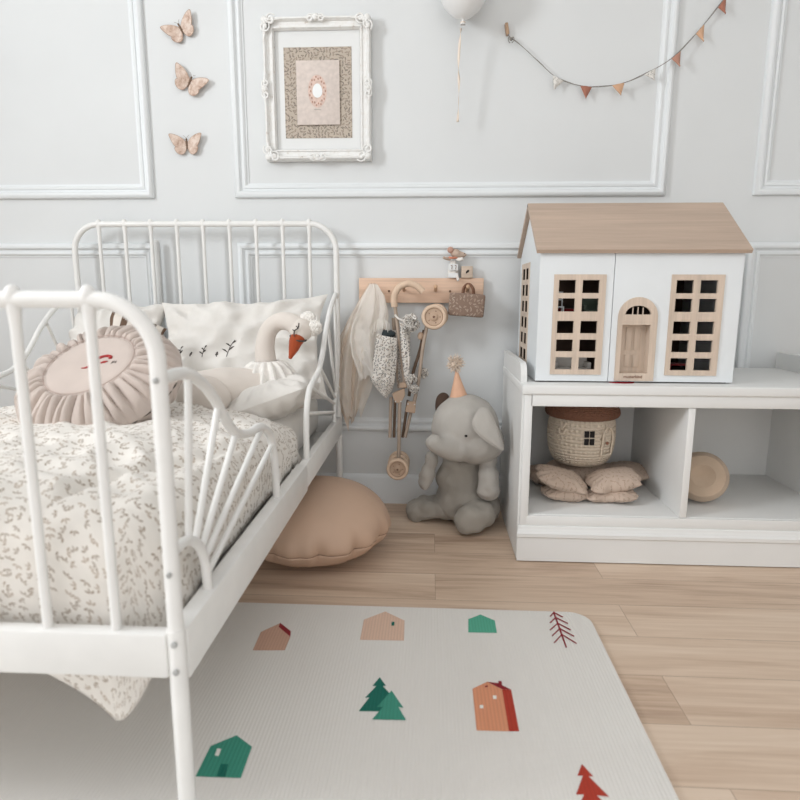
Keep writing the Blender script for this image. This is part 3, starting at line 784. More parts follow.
def ear(name, pts, Y, thick, m, dy=(0, 0)):
    """leaf shaped stuffed ear: outline in the picture, real thickness and a bend away from the head"""
    out = spline([at(x, y, Y_) for (x, y, Y_) in pts], 6, True)
    c = sum(out, Vector())/len(out); b = BM(); n = len(out)
    nrm = (out[0]-c).cross(out[n//4]-c).normalized()
    for sg in (1, -1):
        rings = []
        for f_ in (1, .93, .75, .45, .001):
            rings.append([b.verts.new(c+(p-c)*f_+nrm*sg*thick*(1-f_**4)**.5) for p in out])
        for i in range(4):
            for k in range(n):
                f = b.faces.new((rings[i][k], rings[i][(k+1) % n], rings[i+1][(k+1) % n], rings[i+1][k])); f.smooth = True
    bmesh.ops.remove_doubles(b, verts=b.verts[:], dist=1e-4)
    o = obj(name, b, m, ele)
    bb = BM(); add_tube(bb, out, .0017, 6, 0, True)
    obj('ear_piping', bb, M_grey if m is M_grey else M_brown, o)
    return o
ear('ear', [(473, 420, 1.592), (481, 408, 1.605), (490, 413, 1.60), (498, 430, 1.59), (503.5, 449, 1.575), (496, 447, 1.572), (484, 439, 1.575), (475, 430, 1.582)], 1.6, .009, M_grey)
e2 = ear('ear', [(443, 393, 1.76), (437, 398, 1.755), (436, 410, 1.75), (440, 425, 1.75), (449, 420, 1.75), (449, 398, 1.76)], 1.75, .009, M_brown); e2['label'] = 'dark brown ear behind the head'
plush('body', [(at(463, 480, 1.74), (.078, .072, .085)), (at(463, 462, 1.735), (.062, .06, .045)), (at(466, 500, 1.74), (.096, .085, .066)), (at(480, 505, 1.72), (.062, .07, .055))], M_greydark, .007, 5)
plush('arm', [(at(487, 461, 1.68), (.026, .03, .034)), (at(488.5, 477, 1.665), (.031, .034, .046)), (at(488, 489, 1.655), (.033, .036, .034))], M_grey, .006, 5)
plush('arm', [(at(431, 460, 1.71), (.020, .024, .03)), (at(427, 473, 1.71), (.021, .026, .04)), (at(425, 483, 1.71), (.019, .024, .024))], M_grey, .006, 5)
plush('leg', [(at(447, 506, 1.735), (.055, .05, .042)), (at(430, 508, 1.745), (.052, .05, .038)), (at(417, 510, 1.75), (.036, .045, .034))], M_greydark, .006, 6)
fr = at(471, 519, 1.635)
plush('leg', [(at(482, 508, 1.70), (.048, .055, .045)), (at(479, 513, 1.665), (.052, .05, .043)), (fr, (.050, .034, .043)), (at(467, 524, 1.63), (.036, .03, .034))], M_greydark, .006, 6)
for p in ((466, 436),):
    q = at(*p, 1.603); b = BM(); add_ell(b, q, (.0042, .003, .0035), u=12, v=8); obj('eye', b, M_black, ele)
b = BM()
for dy_, pts in ((0, [(446, 462, 1.655), (455, 467, 1.652), (466, 467, 1.655), (477, 463, 1.665)]), (0, [(445, 485, 1.662), (458, 490, 1.656), (470, 490, 1.658), (480, 486, 1.665)])):
    pass
b.free()

# party hat
hb = at(458.5, 394.5, 1.70); ht = at(456.5, 370, 1.70)
hat = thing('party_hat', 'small peach party hat with a fluffy pompom on the elephant', 'party hat', hb)
b = BM(); d = (ht-hb); L = d.length; q = d.to_track_quat('Z', 'Y').to_matrix()
add_lathe(b, [(.0, -.006), (.0245, -.006), (.025, -.004), (.0115, L*.55), (.003, L), (0, L)], hb, q, 28); obj('hat_cone', b, M_hat, hat)
b = BM(); rg = random.Random(5); pc = at(455.5, 363.5, 1.70)
add_ell(b, pc, .012)
for k in range(150):
    z = 1-2*(k+.5)/150; a = k*2.399; s_ = math.sqrt(1-z*z); dd = Vector((s_*math.cos(a), s_*math.sin(a), z)); dd = (dd+Vector((rg.uniform(-.3, .3), rg.uniform(-.3, .3), rg.uniform(-.3, .3)))).normalized()
    L_ = .0255+rg.uniform(-.004, .004); add_tube(b, [pc+dd*.008, pc+dd*L_*.7, pc+dd*L_], [.0016, .0014, .0009], 5)
obj('pompom', b, plain('tinsel_pompom', (224, 206, 190), .5, .4, .25, 160), hat)

# ------------------------------------------------------------------ cabinet
CX0, CX1, CYF, CYB, CZT = .232, 1.064, 1.475, 1.876, .460
cab = thing('toy_cabinet', 'low white open-front cabinet with a moulded plinth standing on the floor', 'cabinet', ((CX0+CX1)/2, (CYF+CYB)/2, 0))
b = BM()
add_box(b, (CX0+.012, CYF+.006, .096), (CX1-.012, CYB, .124), .001)         # shelf floor
add_box(b, (CX0+.012, CYB-.012, .10), (CX1-.012, CYB, .44), .001)            # back
add_box(b, (CX0+.012, CYF+.008, .405), (CX1-.012, CYB, .44), .001)           # underside of top
obj('carcass', b, M_cab, cab)
b = BM(); add_box(b, (CX0-.005, CYF-.006, .436), (CX1+.005, CYB, CZT), .004, seg=3); obj('cabinet_top', b, M_cab, cab)
def side_panel(x0, x1):
    poly = [(CYB, .002), (CYB, .508), (CYF+.075, .508)]
    for k in range(1, 9):
        a = PI/2-PI/2*k/8; poly.append((CYF+.085-.045+.045*math.cos(a)*-1+.0, .498-.045+.045*math.sin(a))) if False else None
    for k in range(0, 9):
        a = PI/2*k/8; poly.append((CYF+.075-.035*math.sin(a), .473+.035*math.cos(a)))
    poly += [(CYF+.04, CZT-.02), (CYF+.006, CZT-.02), (CYF+.006, .002)]
    b = BM(); M = Matrix(((0, 0, 1, x0), (1, 0, 0, 0), (0, 1, 0, 0), (0, 0, 0, 1)))
    add_prism(b, poly, x1-x0, M); obj('side_panel', b, M_cab, cab)
side_panel(CX0-.003, CX0+.0125); side_panel(CX1-.0125, CX1+.003)
b = BM(); add_box(b, (.634, CYF+.001, .1235), (.651, CYB-.013, .4055), .001); obj('divider', b, M_cab, cab)
b = BM()
for x0, x1 in ((CX0+.002, .2545), (CX1-.0225, CX1-.002)): add_box(b, (x0, CYF-.001, .095), (x1, CYF+.012, .437), .0015)
add_box(b, (.25, CYF-.001, .4065), (CX1-.02, CYF+.012, .437), .0015); add_box(b, (.25, CYF-.0012, .0955), (CX1-.02, CYF+.012, .122), .0015)
obj('face_frame', b, M_cab, cab)
b = BM()
prof = [(0, .003), (.010, .003), (.010, .066), (.014, .069), (.014, .078), (.009, .082), (.006, .088), (.004, .094), (0, .096)]
for i in range(len(prof)-1):
    (d0, z0), (d1, z1) = prof[i], prof[i+1]
    vs = [b.verts.new((CX0-d0*.4, CYF-d0, z0)), b.verts.new((CX1+d0*.4, CYF-d0, z0)), b.verts.new((CX1+d1*.4, CYF-d1, z1)), b.verts.new((CX0-d1*.4, CYF-d1, z1))]
    b.faces.new(vs)
add_box(b, (CX0+.001, CYF+.0001, .003), (CX1-.001, CYF+.02, .0955)); obj('plinth', b, M_cab, cab, recalc=True)

# ---- wicker basket
bk = Vector((at(580, 450, 1.70).x, 1.70, 0))
zb = .205
def row_fn(n_, amp):
    return lambda a, t: amp*math.sin(a*n_+PI*int(t*22))*1.0
prof = [(0, 0), (.055, .0), (.072, .006), (.084, .022), (.0905, .045), (.093, .070), (.092, .095), (.089, .112), (.085, .118), (.080, .118), (0, .110)]
prof = [(r, z*1.17) for r, z in prof]
def dense(prof, n):
    P = spline([(r, z, 0) for r, z in prof], n); return [(max(0, p.x), p.y) for p in P]
basket = thing('wicker_basket', 'cream wicker mushroom-house basket with brown lid on the stacked cushions', 'basket', (bk.x, bk.y, zb))
b = BM(); pf = dense(prof, 6)
def weave(a, t):
    row = int(t*30); return .0012*math.sin(a*44) + .0007*math.cos(t*30*2*PI)
add_lathe(b, pf, (bk.x, bk.y, zb), None, 170, 0, weave); obj('basket_body', b, M_cane, basket)
b = BM(); lp = dense([(.086, .134), (.096, .137), (.1015, .144), (.1015, .155), (.094, .168), (.078, .180), (.050, .190), (0, .194)], 6)
add_lathe(b, lp, (bk.x, bk.y, zb), None, 170, 0, lambda a, t: .0012*math.sin(a*46)); lid = obj('basket_lid', b, M_caner, basket)
def on_basket(ang, z, out=.0):
    # ang measured from facing the viewer, + to the right
    r = next((pf[i][0] for i in range(len(pf)) if pf[i][1] >= z), .09)+.001+out
    return Vector((bk.x+r*math.sin(ang), bk.y-r*math.cos(ang), zb+z))
b = BM()
a0, z0 = -.045, .091
for i in range(2):
    for j in range(2):
        aa = a0+i*.155-.04; z_ = z0-.011+j*.021
        c4 = [on_basket(aa-.062, z_-.0085, .0025), on_basket(aa+.062, z_-.0085, .0025), on_basket(aa+.062, z_+.0085, .0025), on_basket(aa-.062, z_+.0085, .0025)]
        i4 = [on_basket(aa-.062, z_-.0085, -.002), on_basket(aa+.062, z_-.0085, -.002), on_basket(aa+.062, z_+.0085, -.002), on_basket(aa-.062, z_+.0085, -.002)]
        v4 = [b.verts.new(p) for p in c4]; w4 = [b.verts.new(p) for p in i4]; b.faces.new(v4)
        for k in range(4): b.faces.new((v4[k], v4[(k+1) % 4], w4[(k+1) % 4], w4[k]))
obj('window_patch', b, M_black, basket)
b = BM()
dl = [on_basket(.60+.21*s, z*1.17, .003) for s, z in ((-1, .034), (-1, .07), (-.9, .088), (-.4, .099), (0, .101), (.4, .099), (.9, .088), (1, .07), (1, .034))]
add_tube(b, dl, .0024, 8); add_tube(b, [dl[0], on_basket(.60, .034*1.17, .004), dl[-1]], .0024, 8); dr = obj('door', b, M_cane, basket)
b = BM(); add_ell(b, on_basket(.55, .075, .004), .0045, u=12, v=8); obj('door_knob', b, M_caner, dr, world_space=True)
b = BM()
for a in (-.78,):
    add_tube(b, spline([on_basket(a-.1, .112, .003), on_basket(a-.06, .099, .008), on_basket(a+.06, .099, .008), on_basket(a+.1, .112, .003)], 5), .003, 8); add_tube(b, spline([on_basket(a-.08, .128, .002), on_basket(a, .112, .007), on_basket(a+.08, .128, .002)], 5), .003, 8)
obj('loop_handle', b, M_cane, basket)

# ---- little cushions under and beside the basket
G = 'small beige cushions in the cabinet'
def shelf_cushion(c, w, h, t, rx, ry, rz, seed, label, scal=False):
    M = pil_mat(c, rx, ry, rz); b = BM(); add_pillow(b, w, h, t, M, seed, 34, .0, .005, sharp=2.3, rnd=.10)
    return tag(obj('small_cushion', b, M_cush), label, 'cushion', G)
zf = .125
pa = lambda x, y, Y: at(x, y, Y)
shelf_cushion((pa(565, 489, 1.60).x, 1.60, zf+.019), .128, .085, .044, 0, 3, 6, 1.1, 'small beige cushion lying on the cabinet floor, lower one at left front')
shelf_cushion((pa(561, 473, 1.60).x, 1.595, zf+.058), .142, .090, .050, 12, 17, -4, 2.3, 'small beige cushion tilted on top at left front of the basket')
shelf_cushion((pa(610, 494, 1.59).x, 1.592, zf+.018), .140, .085, .040, 0, -3, -4, 3.7, 'small wavy beige cushion on the cabinet floor, lower one at right front')
shelf_cushion((pa(613, 478, 1.60).x, 1.60, zf+.056), .140, .090, .056, 16, -9, 4, 4.9, 'plump beige cushion with lace patch, on top at right front of the basket')
shelf_cushion((pa(548, 478, 1.74).x, 1.75, zf+.024), .12, .13, .050, 0, 0, 10, 5.8, 'small beige cushion half hidden at the back left of the cabinet')
shelf_cushion((bk.x+.005, 1.735, zf+.039), .17, .16, .074, 0, 0, 3, 6.6, 'small beige cushion directly under the wicker basket')
shelf_cushion((pa(622, 470, 1.76).x, 1.765, zf+.030), .15, .13, .06, 0, -4, -8, 7.2, 'small beige cushion at the back right behind the plump one')

# round plush ring in the right compartment
b = BM(); pc = Vector((.735, 1.60, zf+.0705))
add_lathe(b, [(0, -.045), (.035, -.052), (.058, -.040), (.068, -.010), (.066, .016), (.054, .036), (.030, .044), (.012, .034), (0, .030)], pc, Euler((math.radians(72), 0, math.radians(-18))).to_matrix(), 36)
tag(obj('plush_ball', b, cloth('beige_plush', (200, 178, 156), 600, .5, .08)), 'beige round plush ball in the right cabinet compartment', 'plush toy')

# ------------------------------------------------------------------ doll's house
HX0, HX1, HYF, HYB = .266, .752, 1.520, 1.845
HZ0, HZE, HZR = CZT+.001, .786, .918
HYM = (HYF+HYB)/2
dh = thing('dollhouse', 'white wooden dollhouse with pale wood roof standing on the cabinet', 'dollhouse', ((HX0+HX1)/2, HYM, HZ0))
TH = .010
def panel_with_holes(b, x0, x1, z0, z1, holes, y0, y1, mi=0):
    """upright board in xz between y0 and y1 with rectangular openings"""
    xs = sorted({x0, x1, *[h[0] for h in holes], *[h[1] for h in holes]}); zs = sorted({z0, z1, *[h[2] for h in holes], *[h[3] for h in holes]})
    for i in range(len(xs)-1):
        run = None
        for j in range(len(zs)-1):
            cx, cz = (xs[i]+xs[i+1])/2, (zs[j]+zs[j+1])/2
            inside = any(h[0] < cx < h[1] and h[2] < cz < h[3] for h in holes)
            if not inside:
                if run is None: run = zs[j]
            if inside and run is not None: add_box(b, (xs[i], y0, run), (xs[i+1], y1, zs[j]), 0, mi); run = None
        if run is not None: add_box(b, (xs[i], y0, run), (xs[i+1], y1, zs[-1]), 0, mi)
    bmesh.ops.remove_doubles(b, verts=b.verts[:], dist=1e-6)
W1 = (.3015, .4275, .481, .7275); W2 = (.584, .710, .481, .7275)
XS = .4465
DR = (.4615, .5570)
def pane_holes(W):
    x0, x1, z0, z1 = W; w_ = x1-x0; h = z1-z0
    cols = [(x0+.095*w_, x0+.42*w_), (x0+.55*w_, x0+.875*w_)]
    rows = [(.052, .175), (.235, .355), (.418, .542), (.635, .765), (.818, .945)]
    return [(a, b_, z0+r0*h, z0+r1*h) for a, b_ in cols for r0, r1 in rows]
# front leaves (the whole front opens as two leaves)
def door_leaf(x0, x1, W, extra):
    b = BM(); holes = [(W[0]+.004, W[1]-.004, W[2]+.004, W[3]-.004)]+extra
    panel_with_holes(b, x0, x1, HZ0+.003, HZE-.004, holes, HYF, HYF+TH)
    return obj('front_leaf', b, M_house, dh)
lf1 = door_leaf(HX0, XS-.0008, W1, [])
lf2 = door_leaf(XS+.0008, HX1, W2, [(DR[0]+.006, DR[1]-.006, .470, .632), ((DR[0]+DR[1])/2-.033, (DR[0]+DR[1])/2+.033, .632, .655)])
def front_window(W, leaf):
    b = BM(); panel_with_holes(b, *W[:2], *W[2:], pane_holes(W), HYF-.0035, HYF+.004)
    obj('window_frame', b, M_plyv, leaf)
front_window(W1, lf1); front_window(W2, lf2)
# arched doorway
b = BM()
x0, x1 = DR; cx = (x0+x1)/2; r = (x1-x0)/2; zs_ = .6255
n = 20
def arch_pts(rad, z): return [(cx+rad*math.cos(PI*k/n), z+rad*math.sin(PI*k/n)) for k in range(n+1)]
Mx = Matrix(((1, 0, 0, 0), (0, 0, 1, HYF-.0045), (0, 1, 0, 0), (0, 0, 0, 1)))
# frame: jambs, sill, lintel and arch ring with a fanlight
ix0, ix1, iz0, iz1 = x0+.011, x1-.016, .4855, .6060
panel_with_holes(b, x0, x1, HZ0+.0055, zs_, [(ix0, ix1, iz0, iz1)], HYF-.0045, HYF+.006)
fr_ = .031
for k in range(n):
    a0_, a1_ = PI*k/n, PI*(k+1)/n
    pts = [(cx+r*math.cos(a0_), zs_+r*math.sin(a0_)), (cx+r*math.cos(a1_), zs_+r*math.sin(a1_)),
           (cx+fr_*math.cos(a1_), zs_+.006+.021*math.sin(a1_)), (cx+fr_*math.cos(a0_), zs_+.006+.021*math.sin(a0_))]
    vs = [b.verts.new((p[0], HYF-.0045, p[1])) for p in pts]; b.faces.new(vs)
    ws = [b.verts.new((p[0], HYF+.004, p[1])) for p in pts]; b.faces.new(ws[::-1])
    b.faces.new((vs[0], vs[1], ws[1], ws[0])); b.faces.new((vs[2], vs[3], ws[3], ws[2]))
add_box(b, (x0+.0004, HYF-.0042, zs_-.0005), (x1-.0004, HYF+.004, zs_+.0055))
add_box(b, (x0-.0004, HYF-.0052, .613), (x1+.0004, HYF-.004, .6142))
dfr = obj('door_frame', b, M_plyv, lf2)
b = BM(); 
add_box(b, (ix0-.004, HYF+.0285, iz0-.004), (ix1+.004, HYF+.0325, iz1+.004))
for (a_, c_) in ((.30, .52), (.60, .82)):
    w_ = ix1-ix0
    for z0_, z1_ in ((.10, .36), (.46, .93)):
        h = iz1-iz0; lo = (ix0+a_*w_, HYF+.0262, iz0+z0_*h); hi = (ix0+c_*w_, HYF+.0286, iz0+z1_*h)
        add_box(b, lo, hi, .0010)
        add_box(b, (lo[0]-.0022, HYF+.0276, lo[2]-.0022), (lo[0]-.001, HYF+.0287, hi[2]+.0022)); add_box(b, (hi[0]+.001, HYF+.0276, lo[2]-.0022), (hi[0]+.0022, HYF+.0287, hi[2]+.0022))
obj('house_door', b, M_plyv, dfr)
b = BM()
for q in (.30, .5, .70): add_box(b, (cx-fr_+2*fr_*q-.001, HYF-.001, zs_+.005), (cx-fr_+2*fr_*q+.001, HYF+.003, zs_+.005+.019*math.sin(math.acos(max(-1, min(1, 2*q-1)))))) 
obj('fanlight_bar', b, M_plyv, dfr)
b = BM(); add_box(b, (ix0-.004, HYF+.006, iz0-.004), (ix0-.0005, HYF+.029, iz1+.004)); add_box(b, (ix1+.0005, HYF+.006, iz0-.004), (ix1+.004, HYF+.029, iz1+.004)); add_box(b, (ix0-.004, HYF+.006, iz1+.0005), (ix1+.004, HYF+.029, iz1+.004)); add_box(b, (ix0-.004, HYF+.006, iz0-.004), (ix1+.004, HYF+.029, iz0-.0005))
obj('door_reveal', b, M_plyv, dfr)
# maker's word under the door, burnt into the sill
tc = bpy.data.curves.new('sill_word', 'FONT'); tc.body = 'musterkind'; tc.size = .0102; tc.align_x = 'CENTER'; tc.extrude = .0002; tc.offset = .0002
to = bpy.data.objects.new('sill_word', tc); COL.objects.link(to)
dg = bpy.context.evaluated_depsgraph_get(); tm = bpy.data.meshes.new_from_object(to.evaluated_get(dg)); bpy.data.objects.remove(to)
tb = BM(); tb.from_mesh(tm); bmesh.ops.transform(tb, verts=tb.verts[:], matrix=Matrix.Translation(((x0+x1)/2-.003, HYF-.0048, .4735)) @ Matrix.Rotation(PI/2, 4, 'X'))
obj('sill_word', tb, plain('burnt_lettering', (128, 96, 80), .7, .2), dfr, recalc=False)
# shell: gable ends, back, floors, inner wall
GW = lambda side: None
b = BM()
poly = [(HYF+TH+.001, HZ0), (HYB, HZ0), (HYB, HZE-.004), (HYM, HZR-.016), (HYF+TH+.001, HZE-.004)]
def gable(x0_, x1_, window):
    b = BM()
    ym, w_ = 1.735, .066
    W = (1.668, 1.808, .484, .764)
    if window:
        # lower wall with an opening, gable triangle above
        t = BM(); panel_with_holes(t, HYF+TH+.001, HYB, HZ0+.003, HZE-.004, [(W[0]+.004, W[1]-.004, W[2]+.004, W[3]-.004)], 0, x1_-x0_)
        Mg = Matrix(((0, 1, 0, x0_), (1, 0, 0, 0), (0, 0, 1, 0), (0, 0, 0, 1)))
        bmesh.ops.transform(t, matrix=Mg, verts=t.verts[:]); join(b, t)
        tri = [(HYF+TH+.001, HZE-.004), (HYB, HZE-.004), (HYM, HZR-.016)]
        add_prism(b, tri, x1_-x0_, Matrix(((0, 0, 1, x0_), (1, 0, 0, 0), (0, 1, 0, 0), (0, 0, 0, 1))))
    else: add_prism(b, poly, x1_-x0_, Matrix(((0, 0, 1, x0_), (1, 0, 0, 0), (0, 1, 0, 0), (0, 0, 0, 1))))
    g = obj('gable_wall', b, M_house, dh)
    if window:
        t = BM()
        w0, w1, h0, h1 = W; ww = w1-w0; hh = h1-h0
        cols = [(w0+.14*ww, w0+.44*ww), (w0+.56*ww, w0+.86*ww)]; rows = [(.05+.158*k, .05+.158*k+.108) for k in range(6)]
        panel_with_holes(t, w0, w1, h0, h1, [(a, c, h0+r0*hh, h0+r1*hh) for a, c in cols for r0, r1 in rows], -.0014, .0003)
        b2 = BM(); bmesh.ops.transform(t, matrix=Matrix(((0, 1, 0, x0_), (1, 0, 0, 0), (0, 0, 1, 0), (0, 0, 0, 1))), verts=t.verts[:]); join(b2, t)
        obj('window_frame', b2, M_plyv, g)
gable(HX0, HX0+.003, True); gable(HX1-TH, HX1, False)
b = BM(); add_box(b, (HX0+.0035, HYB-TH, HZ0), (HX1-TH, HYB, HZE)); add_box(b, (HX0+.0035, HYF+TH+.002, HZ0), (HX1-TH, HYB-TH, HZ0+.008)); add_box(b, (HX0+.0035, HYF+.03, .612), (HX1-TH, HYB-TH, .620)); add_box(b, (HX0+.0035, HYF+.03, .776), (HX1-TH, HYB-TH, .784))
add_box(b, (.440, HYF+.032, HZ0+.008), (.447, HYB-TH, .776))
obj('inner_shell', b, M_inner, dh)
b = BM()
def roof_slope(ya, za, yb, zb):
    d = Vector((0, yb-ya, zb-za)); nn = Vector((0, -d.z, d.y)).normalized(); nn = nn if nn.z > 0 else -nn
    t_ = .010; X0, X1 = HX0-.011, HX1+.011
    P = [(ya, za), (yb, zb)]
    vs = []
    for x in (X0, X1):
        for (y, z) in P:
            vs.append(Vector((x, y, z))); vs.append(Vector((x, y, z))+nn*-t_)
    V = [b.verts.new(v) for v in vs]  # x0: a,a',b,b' ; x1: a,a',b,b'
    for q in ((0, 2, 6, 4), (1, 5, 7, 3), (0, 1, 3, 2), (4, 6, 7, 5), (0, 4, 5, 1), (2, 3, 7, 6)): b.faces.new([V[i] for i in q])
roof_slope(HYF-.016, HZE-.0005, HYM, HZR); obj('roof_slope', b, M_roof, dh)
b = BM(); roof_slope(HYB+.006, HZE+.006, HYM, HZR); obj('roof_slope', b, M_roof, dh)

# furniture glimpsed through the little windows
def mini(name, label, cat, boxes, m, c):
    b = BM()
    for lo, hi in boxes: add_box(b, Vector(c)+Vector(lo), Vector(c)+Vector(hi), .0012)
    return tag(obj(name, b, m), label, cat)
M_minired = cloth('mini_red', (132, 40, 44), 800, .2); M_minigreen = cloth('mini_green', (96, 108, 96), 800, .2)
f1, f2 = HZ0+.0082, .6202
ch = thing('dollhouse_chair', 'tiny white chair seen through the upper left dollhouse window', 'toy chair', (.325, HYF+.05, f2))
ch_c = Vector((.325, HYF+.05, f2))
b = BM(); add_box(b, ch_c+Vector((-.013, -.012, .026)), ch_c+Vector((.013, .012, .029)), .0008); obj('seat', b, M_house, ch)
b = BM()
add_box(b, ch_c+Vector((-.013, .009, .029)), ch_c+Vector((-.010, .012, .066)), .0006); add_box(b, ch_c+Vector((.010, .009, .029)), ch_c+Vector((.013, .012, .066)), .0006); add_box(b, ch_c+Vector((-.013, .009, .060)), ch_c+Vector((.013, .012, .066)), .0006); add_box(b, ch_c+Vector((-.013, .009, .044)), ch_c+Vector((.013, .012, .048)), .0006)
obj('backrest', b, M_house, ch)
for sx in (-.0125, .0095):
    for sy in (-.0115, .009):
        b = BM(); add_box(b, ch_c+Vector((sx, sy, 0)), ch_c+Vector((sx+.003, sy+.003, .027))); obj('leg', b, M_house, ch)
mini('dollhouse_bed', 'tiny red bed on the upper floor of the dollhouse', 'toy bed', [((-.04, -.03, .0), (.04, .03, .022)), ((-.042, -.03, .0), (-.038, .03, .05))], M_minired, (.355, HYF+.11, f2))
mini('dollhouse_armchair', 'tiny green armchair at the right of the upper left dollhouse room', 'toy chair', [((-.02, -.018, 0), (.02, .018, .02)), ((-.02, .012, .02), (.02, .02, .05)), ((-.022, -.018, .02), (-.016, .018, .032)), ((.016, -.018, .02), (.022, .018, .032))], M_minigreen, (.412, HYF+.065, f2))
mini('dollhouse_sofa', 'tiny patterned sofa on the ground floor behind the left dollhouse window', 'toy sofa', [((-.045, -.02, 0), (.045, .02, .022)), ((-.045, .014, .02), (.045, .022, .058)), ((-.048, -.02, .018), (-.038, .02, .036)), ((.038, -.02, .018), (.048, .02, .036))], M_calico, (.37, HYF+.075, f1))
mini('dollhouse_table', 'tiny wooden table behind the right dollhouse window', 'toy table', [((-.03, -.02, .03), (.03, .02, .034)), ((-.028, -.018, 0), (-.024, -.014, .03)), ((.024, -.018, 0), (.028, -.014, .03)), ((-.028, .014, 0), (-.024, .018, .03)), ((.024, .014, 0), (.028, .018, .03))], M_minired, (.645, HYF+.07, f1))
# red felt slip under the front edge
b = BM(); q = [(-.031, 0), (.031, 0), (.022, -.009), (.004, -.013), (-.018, -.010)]
add_prism(b, q, .0018, Matrix.Translation((at(622, 383, HYF).x, HYF+.003, CZT+.0003)))
tag(obj('felt_tongue', b, M_redfelt), 'red felt scrap peeking out under the dollhouse front below its door', 'felt scrap')

# ------------------------------------------------------------------ coat rack and what hangs on it
RX0, RX1, RZ0, RZ1, RYF = -.222, .160, .652, .727, 1.872
rack = thing('peg_rack', 'long pale wooden board with pegs fixed to the wall', 'coat rack', ((RX0+RX1)/2, WALL-.001, RZ0))
b = BM(); add_box(b, (RX0, RYF, RZ0), (RX1, WALL-.0005, RZ1), .002); obj('board', b, M_pine, rack)
PEG = [at(x, 290, RYF).x for x in (373, 404, 435.5, 467)]; PZ = .690
for x in PEG:
    b = BM(); add_tube(b, [(x, RYF+.001, PZ), (x, RYF-.022, PZ+.002), (x, RYF-.040, PZ+.010)], [.0052, .0052, .0056], 14); add_ell(b, (x, RYF-.042, PZ+.011), (.0066, .005, .0066), u=14, v=8); obj('peg', b, M_peg, rack)
for px in (389, 450):
    p = at(px, 291, RYF); b = BM(); add_tube(b, [(p.x, RYF-.0004, .687), (p.x, RYF-.0014, .687)], .0036, 12); obj('screw', b, M_seam, rack)

# tulle skirt: three gathered layers falling from the first peg
tul = thing('tulle_skirt', 'cream sheer tulle skirt hanging from the leftmost rack peg', 'skirt', (PEG[0], 1.83, .45))
def tulle_layer(seed, Yc, left, right, amp, npl, dy):
    """left/right: outlines from the top down; soft irregular pleats, wavy hem"""
    def fn(u, v):
        i = v*(len(left)-1); k = min(int(i), len(left)-2); f = i-k
        l = at(*left[k], Yc)*(1-f)+at(*left[k+1], Yc)*f; r = at(*right[k], Yc)*(1-f)+at(*right[k+1], Yc)*f
        uu = u + .05*noise.noise(Vector((u*3, v*1.5, seed+5)))*math.sin(PI*u)*2
        p = l*(1-uu)+r*uu
        ph = u*npl*2*PI+seed+2.2*noise.noise(Vector((u*2.5, v*1.6, seed)))
        p.y += amp*min(1, v*1.6+.15)*(math.sin(ph)+.5*noise.noise(Vector((u*7, v*9, seed)))+.45*noise.noise(Vector((u*13, v*20, seed)))) - dy*math.sin(PI*u)*min(1, v*3+.3)
        p.z += .014*noise.noise(Vector((u*6, seed, 0)))*v*v*2 + .008*math.sin(ph)*v**3
        p.y = min(p.y, WALL-.020 if v > .45 else RYF-.006)
        return p
    return fn
Lc = [(370, 284), (362, 296), (352, 312), (345, 330), (340, 352), (338, 375), (339, 398), (346, 416)]
Rc = [(377, 284), (385, 296), (389, 315), (386, 335), (380, 352), (376, 372), (370, 392), (362, 412)]
La = [(369, 283), (360, 298), (348, 320), (339, 338), (335, 360), (334, 384), (337, 408), (347, 424)]
Ra = [(376, 283), (380, 298), (378, 318), (376, 336), (372, 354), (369, 374), (364, 396), (356, 419)]
Lb = [(370, 284), (363, 296), (357, 312), (352, 326), (350, 340), (352, 354), (356, 366), (360, 378)]
Rb = [(378, 285), (384, 296), (387, 309), (383, 326), (383, 342), (384, 355), (385, 366), (386, 374)]
for nm, (l, r, Yc, amp, npl, dy, sd) in (('tulle_layer', (La, Ra, 1.845, .010, 3, .012, .3)), ('tulle_layer', (Lc, Rc, 1.830, .010, 2.5, .014, 1.9)), ('tulle_layer', (Lb, Rb, 1.812, .008, 2.2, .012, 4.0))):
    b = BM(); add_grid(b, 70, 44, tulle_layer(sd, Yc, l, r, amp, npl, dy)); obj(nm, b, {.3: M_tulle_back, 1.9: M_tulle, 4.0: M_tulle_front}[sd], tul, recalc=False)
b = BM()   # gathered frill round the hem and waist
for k in range(46):
    u = k/45
    p = at(346+42*u, 330-13*math.sin(u*2.6)+2*math.sin(k*2.1), 1.808)
    add_ell(b, p, (.007, .004, .006), 0, Euler((0, k*1.1, k*.7)).to_matrix(), 8, 6)
b.free()
b = BM()
def frill(u, v):
    p = at(362+28*u, 322+9*(u-.7)**2*8-4+10*v, 1.808)
    p.y += .006*math.sin(u*40)*v - .006*v; p.z += .003*math.sin(u*57+1)*v
    return p
add_grid(b, 80, 8, frill); obj('waist_frill', b, M_tulle_front, tul, recalc=False)

